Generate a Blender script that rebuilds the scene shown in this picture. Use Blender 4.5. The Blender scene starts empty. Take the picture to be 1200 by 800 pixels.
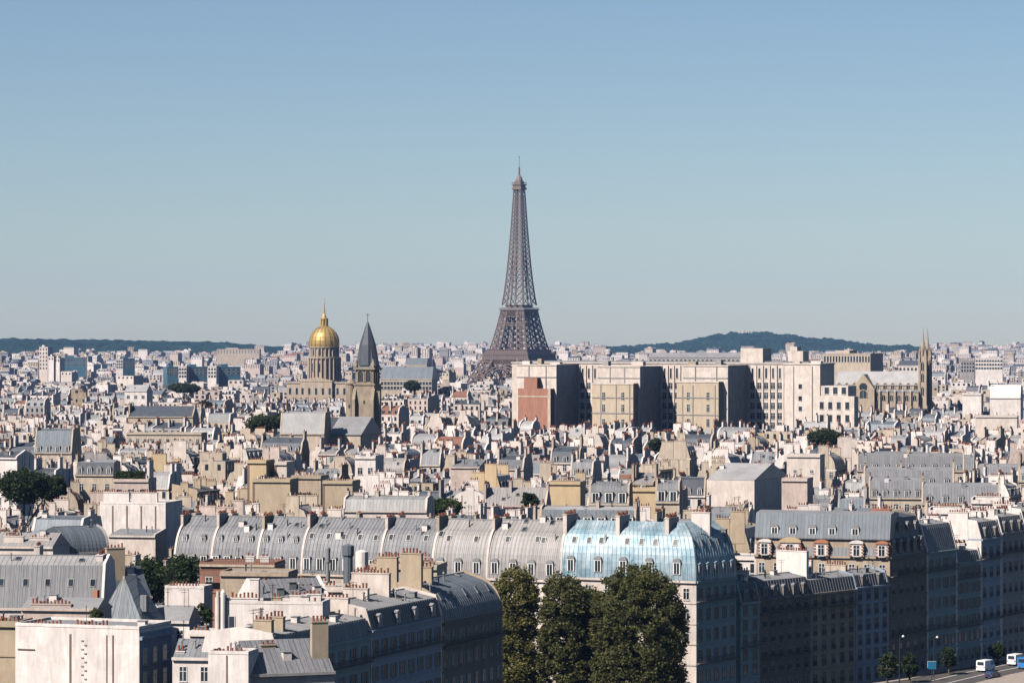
import bpy, math, random
from mathutils import Vector, Matrix, noise as mnoise
R = math.radians
sc = bpy.context.scene
col = sc.collection

# ------------------------------------------------------------------ camera, sky, sun, exposure
CAMZ, FPX = 69.0, 3800.0            # eye height (a cathedral tower) and focal length in photo pixels
cam = bpy.data.cameras.new('camera'); cam.sensor_width = 36; cam.lens = 36 * FPX / 1200
cam.clip_start = 1; cam.clip_end = 60000
camo = bpy.data.objects.new('camera', cam); col.objects.link(camo)
camo.location = (0, 0, CAMZ); camo.rotation_euler = (R(90), 0, 0); sc.camera = camo

SUN_AZ, SUN_EL = 48.0, 44.0         # light travels to the right (48 deg) and away, sun 44 deg high
w = bpy.data.worlds.new('World'); sc.world = w; w.use_nodes = True
nt = w.node_tree; bg = nt.nodes['Background']
sky = nt.nodes.new('ShaderNodeTexSky'); sky.sky_type = 'NISHITA'; sky.sun_disc = False
sky.sun_elevation = R(SUN_EL); sky.sun_rotation = R(180 + SUN_AZ)
sky.altitude = 60; sky.air_density = 0.86; sky.dust_density = 0.22; sky.ozone_density = 3.8
nt.links.new(sky.outputs['Color'], bg.inputs['Color']); bg.inputs['Strength'].default_value = 0.0505
sl = bpy.data.lights.new('sun', 'SUN'); sl.energy = 5.0; sl.angle = R(0.5); sl.color = (1, 0.92, 0.84)
so = bpy.data.objects.new('sun', sl); col.objects.link(so)
ce = math.cos(R(SUN_EL))
so.rotation_euler = Vector((math.sin(R(SUN_AZ)) * ce, math.cos(R(SUN_AZ)) * ce, -math.sin(R(SUN_EL)))).to_track_quat('-Z', 'Y').to_euler()
vs = sc.view_settings
vs.view_transform = 'Standard'; vs.look = 'None'; vs.exposure = 0.75; vs.gamma = 1; vs.use_curve_mapping = False
sc.cycles.use_denoising = True
sc.cycles.max_bounces = 5; sc.cycles.diffuse_bounces = 0; sc.cycles.glossy_bounces = 2
sc.cycles.volume_bounces = 0; sc.cycles.transparent_max_bounces = 4; sc.cycles.transmission_bounces = 2

# ------------------------------------------------------------------ materials
def mat(name, c, rough=0.85, metal=0.0, var=0.12, scale=(0.5, 0.5, 0.12), stripe=0.0, sdark=0.6, rnd=0.06, spec=0.3, rows=0.0, panel=0.0, patch=0.000):
    m = bpy.data.materials.new(name); m.use_nodes = True
    n = m.node_tree.nodes; l = m.node_tree.links
    b = n['Principled BSDF']; b.inputs['Roughness'].default_value = rough; b.inputs['Metallic'].default_value = metal
    b.inputs['Specular IOR Level'].default_value = spec
    tc = n.new('ShaderNodeTexCoord'); mp = n.new('ShaderNodeMapping'); mp.inputs['Scale'].default_value = scale
    l.new(tc.outputs['Object'], mp.inputs['Vector'])
    oi = n.new('ShaderNodeObjectInfo')
    va = n.new('ShaderNodeVectorMath'); va.operation = 'SCALE'; va.inputs[0].default_value = (91, 37, 53)
    l.new(oi.outputs['Random'], va.inputs['Scale'])
    vadd = n.new('ShaderNodeVectorMath'); l.new(mp.outputs[0], vadd.inputs[0]); l.new(va.outputs[0], vadd.inputs[1])
    nz = n.new('ShaderNodeTexNoise'); nz.inputs['Scale'].default_value = 1; nz.inputs['Detail'].default_value = 4; nz.inputs['Roughness'].default_value = 0.65
    l.new(vadd.outputs[0], nz.inputs['Vector'])
    def math_(op, a, b2=None):
        q = n.new('ShaderNodeMath'); q.operation = op
        for i, v in enumerate((a, b2)):
            if v is None: continue
            if isinstance(v, (int, float)): q.inputs[i].default_value = v
            else: l.new(v, q.inputs[i])
        return q.outputs[0]
    pt = None
    if patch:                        # repaired render: blotches with edges of their own
        n3 = n.new('ShaderNodeTexNoise'); n3.inputs['Scale'].default_value = 1; n3.inputs['Detail'].default_value = 6; n3.inputs['Distortion'].default_value = .6; m3 = n.new('ShaderNodeMapping'); m3.inputs['Scale'].default_value = (.22, .22, .3)
        l.new(tc.outputs['Object'], m3.inputs['Vector']); ad3 = n.new('ShaderNodeVectorMath'); l.new(m3.outputs[0], ad3.inputs[0]); l.new(va.outputs[0], ad3.inputs[1]); l.new(ad3.outputs[0], n3.inputs['Vector'])
        r3 = n.new('ShaderNodeMapRange'); r3.inputs['From Min'].default_value = .50; r3.inputs['From Max'].default_value = .53; r3.inputs['To Min'].default_value = 1 + patch * .4; r3.inputs['To Max'].default_value = 1 - patch; l.new(n3.outputs['Fac'], r3.inputs['Value']); pt = r3.outputs[0]
    mr = n.new('ShaderNodeMapRange'); mr.inputs['From Min'].default_value = 0.25; mr.inputs['From Max'].default_value = 0.75
    mr.inputs['To Min'].default_value = 1 - 1.5 * var; mr.inputs['To Max'].default_value = 1 + 0.7 * var
    l.new(nz.outputs['Fac'], mr.inputs['Value'])
    f = mr.outputs[0]
    n2 = n.new('ShaderNodeTexNoise'); n2.inputs['Scale'].default_value = 1; n2.inputs['Detail'].default_value = 3
    m2 = n.new('ShaderNodeMapping'); m2.inputs['Scale'].default_value = (2.1, 2.1, 0.35); l.new(tc.outputs['Object'], m2.inputs['Vector']); l.new(m2.outputs[0], n2.inputs['Vector'])
    r2 = n.new('ShaderNodeMapRange'); r2.inputs['From Min'].default_value = 0.3; r2.inputs['From Max'].default_value = 0.7
    r2.inputs['To Min'].default_value = 1 - .8 * var; r2.inputs['To Max'].default_value = 1 + .4 * var; l.new(n2.outputs['Fac'], r2.inputs['Value']); f = math_('MULTIPLY', f, r2.outputs[0])
    ro = n.new('ShaderNodeMapRange'); ro.inputs['To Min'].default_value = 1 - rnd; ro.inputs['To Max'].default_value = 1 + rnd
    l.new(oi.outputs['Random'], ro.inputs['Value']); f = math_('MULTIPLY', f, ro.outputs[0])
    if pt is not None: f = math_('MULTIPLY', f, pt)
    if stripe or rows:
        sx = n.new('ShaderNodeSeparateXYZ'); l.new(tc.outputs['Object'], sx.inputs[0])
        if stripe:
            q = math_('DIVIDE', sx.outputs['X'], stripe)
            fr = math_('FRACT', q); lt = math_('LESS_THAN', fr, 0.16)
            k = math_('SUBTRACT', 1.0, math_('MULTIPLY', lt, 1 - sdark)); f = math_('MULTIPLY', f, k)
            if panel:
                fl = math_('FLOOR', q); wn = n.new('ShaderNodeTexWhiteNoise'); wn.noise_dimensions = '1D'; l.new(fl, wn.inputs['W'])
                pr = n.new('ShaderNodeMapRange'); pr.inputs['To Min'].default_value = 1 - panel; pr.inputs['To Max'].default_value = 1 + panel
                l.new(wn.outputs['Value'], pr.inputs['Value']); f = math_('MULTIPLY', f, pr.outputs[0])
        if rows:
            fr = math_('FRACT', math_('DIVIDE', sx.outputs['Z'], rows)); lt = math_('LESS_THAN', fr, 0.12)
            k = math_('SUBTRACT', 1.0, math_('MULTIPLY', lt, 0.16)); f = math_('MULTIPLY', f, k)
    mx = n.new('ShaderNodeVectorMath'); mx.operation = 'SCALE'; mx.inputs[0].default_value = c[:3]
    l.new(f, mx.inputs['Scale']); l.new(mx.outputs[0], b.inputs['Base Color'])
    return m

M = {}
def defm(k, *a, **kw): M[k] = mat(k, *a, **kw)
defm('white_render', (0.64, 0.575, 0.535), var=0.17, patch=0.050)
defm('pale_render', (0.55, 0.475, 0.42), var=0.16, patch=0.065)
defm('cream_stone', (0.45, 0.372, 0.29), var=0.18, rows=0.6, patch=0.040)
defm('pinkish_render', (0.48, 0.385, 0.335), var=0.16, patch=0.065)
defm('tan_render', (0.374, 0.298, 0.209), var=0.12, patch=0.050)
defm('yellow_render', (0.445, 0.334, 0.205), var=0.10)
defm('grey_render', (0.294, 0.276, 0.267), var=0.14, patch=0.060)
defm('old_stone', (0.294, 0.236, 0.174), var=0.25, scale=(0.35, 0.35, 0.2), rows=0.9)
defm('warm_stone', (0.374, 0.298, 0.223), var=0.2, rows=0.8)
defm('dark_and_shade_stone', (0.16, 0.14, 0.12), var=0.2, rows=0.7)  # dark stone, darkened further to deepen the fronts in shade
defm('teal_shade_render', (0.22, 0.28, 0.29), var=0.1)  # only on fronts in shade; part of that shade is in the colour
defm('blue_and_shade_render', (0.24, 0.28, 0.34), var=0.1)  # blue render, darkened to carry the shade of fronts turned from the sun
defm('brick', (0.30, 0.145, 0.10), var=0.15, rows=0.45)
defm('tan_brick', (0.43, 0.35, 0.255), var=0.12, rows=0.9)
defm('zinc', (0.187, 0.189, 0.198), rough=0.6, metal=0.1, var=0.14, scale=(0.5, 0.16, 0.16), stripe=0.8, sdark=0.62, panel=0.1)
defm('pale_zinc', (0.276, 0.271, 0.267), rough=0.6, metal=0.1, var=0.14, scale=(0.5, 0.16, 0.16), stripe=0.8, sdark=0.7, panel=0.08)
defm('warm_zinc', (0.258, 0.242, 0.233), rough=0.6, metal=0.1, var=0.12, scale=(0.5, 0.16, 0.16), stripe=0.8, sdark=0.66, panel=0.07)
defm('blue_zinc', (0.125, 0.145, 0.165), rough=0.55, metal=0.15, var=0.14, scale=(0.5, 0.16, 0.16), stripe=0.8, sdark=0.65, panel=0.1)
defm('plain_zinc', (0.223, 0.223, 0.227), rough=0.65, metal=0.1, var=0.15, scale=(0.2, 0.2, 0.2))
defm('plain_pale_zinc', (0.320, 0.311, 0.307), rough=0.6, metal=0.1, var=0.15, scale=(0.2, 0.2, 0.2))
defm('slate', (0.06, 0.07, 0.085), rough=0.55, var=0.2, rows=0.5)
M['blue_metal'] = mat('blue_metal', (1, 1, 1), rough=0.5, metal=0.18, var=0.14, scale=(0.5, 0.3, 0.3), stripe=0.9, sdark=0.8, panel=0.08)
def mottle(m, c1, c2):               # noise mix: paler blue-grey patches and deeper blue ones
    n = m.node_tree.nodes; l = m.node_tree.links; tc = n.new('ShaderNodeTexCoord'); mp = n.new('ShaderNodeMapping'); mp.inputs['Scale'].default_value = (0.30, 0.3, 0.30)
    nz = n.new('ShaderNodeTexNoise'); nz.inputs['Scale'].default_value = 1; nz.inputs['Detail'].default_value = 5; nz.inputs['Roughness'].default_value = .7; rp = n.new('ShaderNodeValToRGB')
    rp.color_ramp.elements[0].color = (*c1, 1); rp.color_ramp.elements[0].position = .36; rp.color_ramp.elements[1].color = (*c2, 1); rp.color_ramp.elements[1].position = .66
    l.new(tc.outputs['Object'], mp.inputs[0]); l.new(mp.outputs[0], nz.inputs[0]); l.new(nz.outputs['Fac'], rp.inputs[0])
    b = n['Principled BSDF']; old = b.inputs['Base Color'].links[0].from_socket; mx = n.new('ShaderNodeVectorMath'); mx.operation = 'MULTIPLY'
    l.new(old, mx.inputs[0]); l.new(rp.outputs[0], mx.inputs[1]); l.new(mx.outputs[0], b.inputs['Base Color'])
mottle(M['blue_metal'], (0.15, 0.25, 0.305), (0.36, 0.425, 0.455))
defm('tile', (0.205, 0.102, 0.071), var=0.25, scale=(0.6, 0.6, 0.6), rows=0.3)
defm('terracotta', (0.231, 0.082, 0.049), var=0.2, rnd=0.35)
defm('black_metal', (0.025, 0.028, 0.03), rough=0.5, rnd=0.1)
defm('glass', (0.025, 0.035, 0.045), rough=0.12, spec=0.6, var=0.3, rnd=0.5)
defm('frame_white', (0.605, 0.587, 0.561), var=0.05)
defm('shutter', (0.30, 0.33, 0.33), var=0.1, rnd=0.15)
defm('dim_grey_and_shade', (0.17, 0.185, 0.185), var=0.1, rnd=0.2)  # dull grey; also frames and shutters darkened for fronts in shade
defm('mortar_line', (0.17, 0.115, 0.09), var=0.1)
defm('orange_paint', (0.36, 0.15, 0.085), var=0.12)
defm('red_paint', (0.45, 0.06, 0.035), var=0.12)
defm('gold', (0.50, 0.335, 0.11), rough=0.52, metal=0.5, var=0.15, scale=(0.4, 0.4, 0.4))
defm('old_gold', (0.33, 0.235, 0.10), rough=0.5, metal=0.4)
defm('lead', (0.30, 0.285, 0.25), rough=0.5, metal=0.3)
defm('iron_brown', (0.155, 0.115, 0.10), rough=0.6, var=0.1, scale=(0.1, 0.1, 0.1))
defm('asphalt', (0.075, 0.068, 0.063), var=0.15, scale=(0.2, 0.2, 0.2))
defm('pavement', (0.29, 0.245, 0.21), var=0.15, scale=(0.4, 0.4, 0.4))
defm('ground', (0.10, 0.095, 0.085), var=0.3, scale=(0.02, 0.02, 0.02))
defm('road_paint', (0.7, 0.7, 0.68), var=0.1)
defm('car_white', (0.75, 0.75, 0.75), rough=0.3, spec=0.5, var=0.02)
defm('car_navy', (0.015, 0.035, 0.09), rough=0.25, spec=0.5, var=0.02)
defm('car_blue', (0.03, 0.17, 0.42), rough=0.3, spec=0.5, var=0.02)
defm('tyre', (0.02, 0.02, 0.02), var=0.1)
defm('tail_red', (0.5, 0.02, 0.02), rough=0.3)
defm('sign_blue', (0.015, 0.12, 0.22), rough=0.4, var=0.03)
defm('glass_blue', (0.055, 0.13, 0.175), rough=0.3, var=0.15, rows=3.2)
defm('bark', (0.10, 0.075, 0.05), var=0.25)
defm('wood', (0.16, 0.10, 0.065), var=0.2)

def leafmat(name, c1, c2, scale=0.35):
    m = bpy.data.materials.new(name); m.use_nodes = True
    n = m.node_tree.nodes; l = m.node_tree.links; b = n['Principled BSDF']
    g = n.new('ShaderNodeNewGeometry'); rp = n.new('ShaderNodeValToRGB')
    rp.color_ramp.elements[0].color = (*c1, 1); rp.color_ramp.elements[1].color = (*c2, 1)
    l.new(g.outputs['Random Per Island'], rp.inputs[0]); l.new(rp.outputs[0], b.inputs['Base Color'])
    b.inputs['Roughness'].default_value = 0.6; b.inputs['Specular IOR Level'].default_value = 0.25
    tr = n.new('ShaderNodeBsdfTranslucent'); l.new(rp.outputs[0], tr.inputs['Color'])
    mx = n.new('ShaderNodeMixShader'); mx.inputs[0].default_value = 0.42
    l.new(b.outputs[0], mx.inputs[1]); l.new(tr.outputs[0], mx.inputs[2]); l.new(mx.outputs[0], n['Material Output'].inputs['Surface'])
    return m
M['leaf_olive'] = leafmat('leaf_olive', (0.055, 0.066, 0.018), (0.135, 0.130, 0.045))
M['leaf_yellow'] = leafmat('leaf_yellow', (0.075, 0.085, 0.02), (0.21, 0.185, 0.06))
M['leaf_dark'] = leafmat('leaf_dark', (0.018, 0.034, 0.012), (0.05, 0.07, 0.025))
M['leaf_green'] = leafmat('leaf_green', (0.03, 0.055, 0.015), (0.075, 0.10, 0.03))
defm('hill_wood', (0.016, 0.044, 0.030), var=0.5, scale=(0.012, 0.012, 0.02), spec=0.05, rough=1)

# ------------------------------------------------------------------ mesh builder
class MB:
    def __init__(s, T=None):
        s.v = []; s.f = []; s.m = []; s.mats = []; s.T = T
    def mi(s, k):
        if k not in s.mats: s.mats.append(k)
        return s.mats.index(k)
    def add(s, pts, faces, k):
        b = len(s.v)
        if s.T: 
            c, si, tx, ty, tz = s.T
            pts = [(c * x - si * y + tx, si * x + c * y + ty, z + tz) for x, y, z in pts]
        s.v.extend(pts); i = s.mi(k)
        for f in faces: s.f.append([b + q for q in f]); s.m.append(i)
    def poly(s, pts, k): s.add(pts, [range(len(pts))], k)
    def box(s, x0, x1, y0, y1, z0, z1, k):
        s.add([(x0, y0, z0), (x1, y0, z0), (x1, y1, z0), (x0, y1, z0), (x0, y0, z1), (x1, y0, z1), (x1, y1, z1), (x0, y1, z1)],
              [(0, 3, 2, 1), (4, 5, 6, 7), (0, 1, 5, 4), (1, 2, 6, 5), (2, 3, 7, 6), (3, 0, 4, 7)], k)
    def extr(s, prof, x0, x1, ks, end=None):      # closed (y,z) outline swept along x; ks: one material or one per edge
        n = len(prof)
        p = [(x0, y, z) for y, z in prof] + [(x1, y, z) for y, z in prof]
        if isinstance(ks, str):
            s.add(p, [(i, (i + 1) % n, n + (i + 1) % n, n + i) for i in range(n)] + [list(range(n))[::-1], list(range(n, 2 * n))], ks)
        else:
            for i in range(n):
                s.add([p[i], p[(i + 1) % n], p[n + (i + 1) % n], p[n + i]], [(0, 1, 2, 3)], ks[i])
            e = end or ks[0]
            s.add(p[:n], [list(range(n))[::-1]], e); s.add(p[n:], [list(range(n))], e)
    def prism(s, xy, z0, z1, k, top=None):
        n = len(xy)
        s.add([(x, y, z0) for x, y in xy] + [(x, y, z1) for x, y in xy], [(i, (i + 1) % n, n + (i + 1) % n, n + i) for i in range(n)] + [list(range(n))[::-1]], k)
        s.add([(x, y, z1) for x, y in xy], [range(n)], top or k)
    def lathe(s, prof, n, k, cx=0, cy=0, ph=0.0):  # prof: (r, z) from bottom to top
        pts = []
        for r, z in prof:
            for i in range(n):
                a = 2 * math.pi * i / n + ph; pts.append((cx + r * math.cos(a), cy + r * math.sin(a), z))
        fs = []
        for j in range(len(prof) - 1):
            for i in range(n):
                fs.append((j * n + i, j * n + (i + 1) % n, (j + 1) * n + (i + 1) % n, (j + 1) * n + i))
        fs.append(list(range(n))[::-1]); fs.append(list(range((len(prof) - 1) * n, len(prof) * n)))
        s.add(pts, fs, k)
    def cyl(s, cx, cy, z0, z1, r0, r1, n, k): s.lathe([(r0, z0), (r1, z1)], n, k, cx, cy)
    def bar(s, a, b, t, k, t2=None):
        a = Vector(a); b = Vector(b); d = b - a
        if d.length < 1e-6: return
        d.normalize(); u = d.cross(Vector((0, 0, 1)))
        if u.length < 1e-4: u = Vector((1, 0, 0))
        u.normalize(); q = d.cross(u); t2 = t2 or t
        u = u * t / 2; q = q * t2 / 2
        s.add([tuple(a - u - q), tuple(a + u - q), tuple(a + u + q), tuple(a - u + q), tuple(b - u - q), tuple(b + u - q), tuple(b + u + q), tuple(b - u + q)],
              [(0, 3, 2, 1), (4, 5, 6, 7), (0, 1, 5, 4), (1, 2, 6, 5), (2, 3, 7, 6), (3, 0, 4, 7)], k)
    def mesh(s, name):
        me = bpy.data.meshes.new(name); me.from_pydata(s.v, [], s.f)
        for k in s.mats: me.materials.append(M[k])
        me.polygons.foreach_set('material_index', s.m); me.update()
        return me
    def build(s, name, parent=None, loc=(0, 0, 0), rz=0.0):
        return inst(name, s.mesh(name), parent, loc, (0, 0, rz))

def inst(name, me, parent=None, loc=(0, 0, 0), rot=(0, 0, 0)):
    o = bpy.data.objects.new(name, me); col.objects.link(o)
    o.location = loc; o.rotation_euler = rot
    if parent: o.parent = parent
    return o
def tag(o, label, cat, group=None, kind=None):
    if label: o['label'] = label
    if cat: o['category'] = cat
    if group: o['group'] = group
    if kind: o['kind'] = kind
    return o
def thing(name, label, cat, loc=(0, 0, 0), rz=0.0, group=None):
    o = bpy.data.objects.new(name, None); col.objects.link(o); o.empty_display_size = 1
    o.location = loc; o.rotation_euler = (0, 0, rz)
    return tag(o, label, cat, group)

# ------------------------------------------------------------------ from the photograph to the ground
def X(px, d): return (px - 600) / FPX * d
def Z(py, d): return CAMZ - (py - 400) / FPX * d
def sstep(a, b, t):
    t = max(0.0, min(1.0, (t - a) / (b - a))); return t * t * (3 - 2 * t)
def gz(y): return 5.0 * sstep(800, 1500, y) - 10 * sstep(2500, 4200, y) + 36 * sstep(4800, 9500, y)
def AB(px0, px1, d, rz):
    A = (X(px0, d), d); k = (px1 - 600) / FPX; c, s = math.cos(R(rz)), math.sin(R(rz))
    t = (k * A[1] - A[0]) / (c - k * s)
    return A, (A[0] + t * c, A[1] + t * s)

FOOT = []      # footprints already built on
VIS = []       # (px0, px1, lowest photo row in view, distance): nothing nearer may rise above that row
def footprint(A, B, D):
    dx, dy = B[0] - A[0], B[1] - A[1]; L = math.hypot(dx, dy)
    FOOT.append((A[0], A[1], dx / L, dy / L, L, D))
ROADLINE = [(-40, 380), (-2, 549), (16, 596), (43.6, 625.0), (77.3, 664.6), (87.3, 682.3), (121.0, 733.0), (190, 836)]
def on_road(p):
    for (x0, y0), (x1, y1) in zip(ROADLINE, ROADLINE[1:]):
        if y0 <= p[1] <= y1 and p[0] > x0 + (x1 - x0) * (p[1] - y0) / (y1 - y0) - 3: return True
    return False
def hits(A, B, D, m=0.6):
    dx, dy = B[0] - A[0], B[1] - A[1]; L = math.hypot(dx, dy); ux, uy = dx / L, dy / L
    mine = (A[0], A[1], ux, uy, L, D)
    def pts(f):
        ax, ay, ux, uy, L, D = f
        return [(ax + ux * L * i - uy * D * j, ay + uy * L * i + ux * D * j) for i in (0, .5, 1) for j in (0, .5, 1)]
    def inside(p, f):
        qx, qy = p[0] - f[0], p[1] - f[1]; a = qx * f[2] + qy * f[3]; b = -qx * f[3] + qy * f[2]
        return -m < a < f[4] + m and -m < b < f[5] + m
    mp = pts(mine)
    if any(on_road(p) for p in mp): return True
    for f in FOOT:
        if abs(f[1] - A[1]) > 260: continue
        if any(inside(p, f) for p in mp) or any(inside(p, mine) for p in pts(f)): return True
    return False

# ------------------------------------------------------------------ shared small parts
_mesh = {}
def cached(key, fn):
    if key not in _mesh: _mesh[key] = fn()
    return _mesh[key]
def window_mesh(w, h, style, fm='frame_white'):
    def make():
        b = MB(); f = 0.1
        b.box(-w / 2, w / 2, -0.03, 0.02, 0, h, 'glass')
        b.box(-w / 2 - f, -w / 2, -0.08, 0.02, -f, h + f, fm); b.box(w / 2, w / 2 + f, -0.08, 0.02, -f, h + f, fm)
        b.box(-w / 2, w / 2, -0.08, 0.02, h, h + f, fm); b.box(-w / 2 - f, w / 2 + f, -0.2, 0.02, -f - 0.12, -f, fm)
        if style != 'bare':
            b.box(-0.05, 0.05, -0.07, -0.031, 0, h, fm)
            b.box(-w / 2, -0.05, -0.065, -0.031, h * 0.66, h * 0.66 + 0.07, fm); b.box(0.05, w / 2, -0.065, -0.031, h * 0.66, h * 0.66 + 0.07, fm)
        if style == 'shutter':
            for s in (-1, 1):
                x = s * (w / 2 + f + 0.3); b.box(x - 0.28, x + 0.28, -0.10, 0.02, -0.05, h + 0.05, 'shutter' if fm == 'frame_white' else fm)
        if style == 'rail':
            for i in range(9): b.box(-w / 2 + w * i / 8 - 0.025, -w / 2 + w * i / 8 + 0.025, -0.24, -0.21, 0, 0.85, 'black_metal')
            b.box(-w / 2 - .1, w / 2 + .1, -0.26, -0.2, 0.85, 0.93, 'black_metal')
        return b.mesh('window')
    return cached(('win', round(w, 2), round(h, 2), style, fm), make)
def pot_mesh(v):
    def make():
        b = MB(); h = (0.42, 0.58, 0.8)[v]; b.lathe([(0.17, 0), (0.15, h * .8), (0.19, h * .82), (0.18, h)], 7, 'terracotta'); return b.mesh('chimney_pot')
    return cached(('pot', v), make)
def pots_mesh(n, step, seed):
    def make():
        b = MB(); r = random.Random(seed)
        for i in range(n):
            if r.random() < 0.1: continue
            h = r.choice((0.35, 0.45, 0.6, 0.8)); q = r.uniform(.13, .2); k = 'terracotta' if r.random() < .75 else ('black_metal' if r.random() < .5 else 'white_render')
            b.lathe([(q, 0), (q * .85, h)], 6, k, 0, (i - (n - 1) / 2) * step)
        return b.mesh('chimney_pots')
    return cached(('pots', n, round(step, 2), seed), make)
def skylight_mesh():
    def make():
        b = MB(); b.box(-.5, .5, 0, 1.35, 0, .12, 'lead'); b.box(-.4, .4, .1, 1.25, .12, .15, 'glass'); return b.mesh('skylight')
    return cached('sky', make)
def dormer_mesh(w, h, dep, style):
    def make():
        b = MB(); wall, rf = {'zinc': ('zinc', 'pale_zinc'), 'slate': ('slate', 'pale_zinc'), 'stone': ('cream_stone', 'plain_zinc'), 'white': ('frame_white', 'plain_zinc'), 'brick': ('brick', 'orange_paint'), 'blue': ('blue_metal', 'blue_metal'), 'dark': ('dark_and_shade_stone', 'zinc')}[style]
        fm = 'dim_grey_and_shade' if style == 'dark' else 'frame_white'
        b.box(-w / 2, w / 2, 0, dep, 0, h, wall)
        n = 6; arc = [(w / 2 * 1.12 * math.cos(math.pi * i / n), h + .01 + w * .42 * math.sin(math.pi * i / n)) for i in range(n + 1)] if style in ('stone', 'brick', 'dark', 'white') else [(w / 2 + .15, h + .01), (w / 2 + .15, h + .12), (0, h + .4), (-w / 2 - .15, h + .12), (-w / 2 - .15, h + .01)]
        m = len(arc); p = [(x, -.15, z) for x, z in arc] + [(x, dep, z) for x, z in arc]
        b.add(p, [(i, (i + 1) % m, m + (i + 1) % m, m + i) for i in range(m)] + [list(range(m)), list(range(m, 2 * m))[::-1]], rf)
        f = w * .14
        for s in (-1, 1): b.box(*sorted((s * w / 2, s * (w / 2 - f))), -.06, -.001, 0, h, fm)
        b.box(-w / 2 + f, w / 2 - f, -.06, -.001, h - f, h, fm); b.box(-.05, .05, -.05, -.031, .1, h - f, fm)
        b.box(-w / 2 + f, w / 2 - f, -.03, -.001, .1, h - f, 'glass')
        return b.mesh('dormer')
    return cached(('dorm', round(w, 2), round(h, 2), round(dep, 1), style), make)

def balcony_part(L, root, loc, rz, dep=0.7):
    b = MB(); b.box(0, L, -dep, -0.003, -0.16, 0, 'dark_and_shade_stone'); n = int(L / .3)
    for i in range(n + 1): b.box(L * i / n - .02, L * i / n + .02, -dep, -dep + .03, 0.003, .9, 'black_metal')
    b.box(0, L, -dep - .02, -dep + .05, .9, .98, 'black_metal')
    return b.build('balcony', root, loc, rz)

# ------------------------------------------------------------------ roof outlines: front half as (y, z) from the eave up to the ridge
def half_profile(kind, D, h, a, b):
    if kind == 'mansard':  s = min(a * .45, D * .3); return [(0, h), (s, h + a), (D / 2, h + a + b)]
    if kind == 'steep':    s = min(a * .28, D * .3); return [(0, h), (s, h + a), (D / 2, h + a + b)]
    if kind == 'curved':
        c = D * .40; return [(c * (1 - math.cos(t)), h + a * math.sin(t)) for t in [R(i * 78 / 8) for i in range(9)]] + [(D / 2, h + a + b)]
    if kind == 'gable':    return [(0, h), (D / 2, h + a)]
    if kind == 'flat':     return [(0, h), (0, h + .05), (D / 2, h + .1)]
def full_profile(kind, D, h, a, b):
    if kind == 'shed': return [(0, h), (D, h + a), (D, h)]
    if kind == 'shedfront': return [(0, h), (0, h + a), (D, h)]
    hp = half_profile(kind, D, h, a, b)
    return hp + [(D - y, z) for y, z in hp[-2::-1]]
def at_height(hp, z):
    for (y0, z0), (y1, z1) in zip(hp, hp[1:]):
        if z0 <= z <= z1 + 1e-6 and z1 > z0: return y0 + (y1 - y0) * (z - z0) / (z1 - z0), math.atan2(z1 - z0, y1 - y0)
    return hp[-1][0], 0.2

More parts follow.
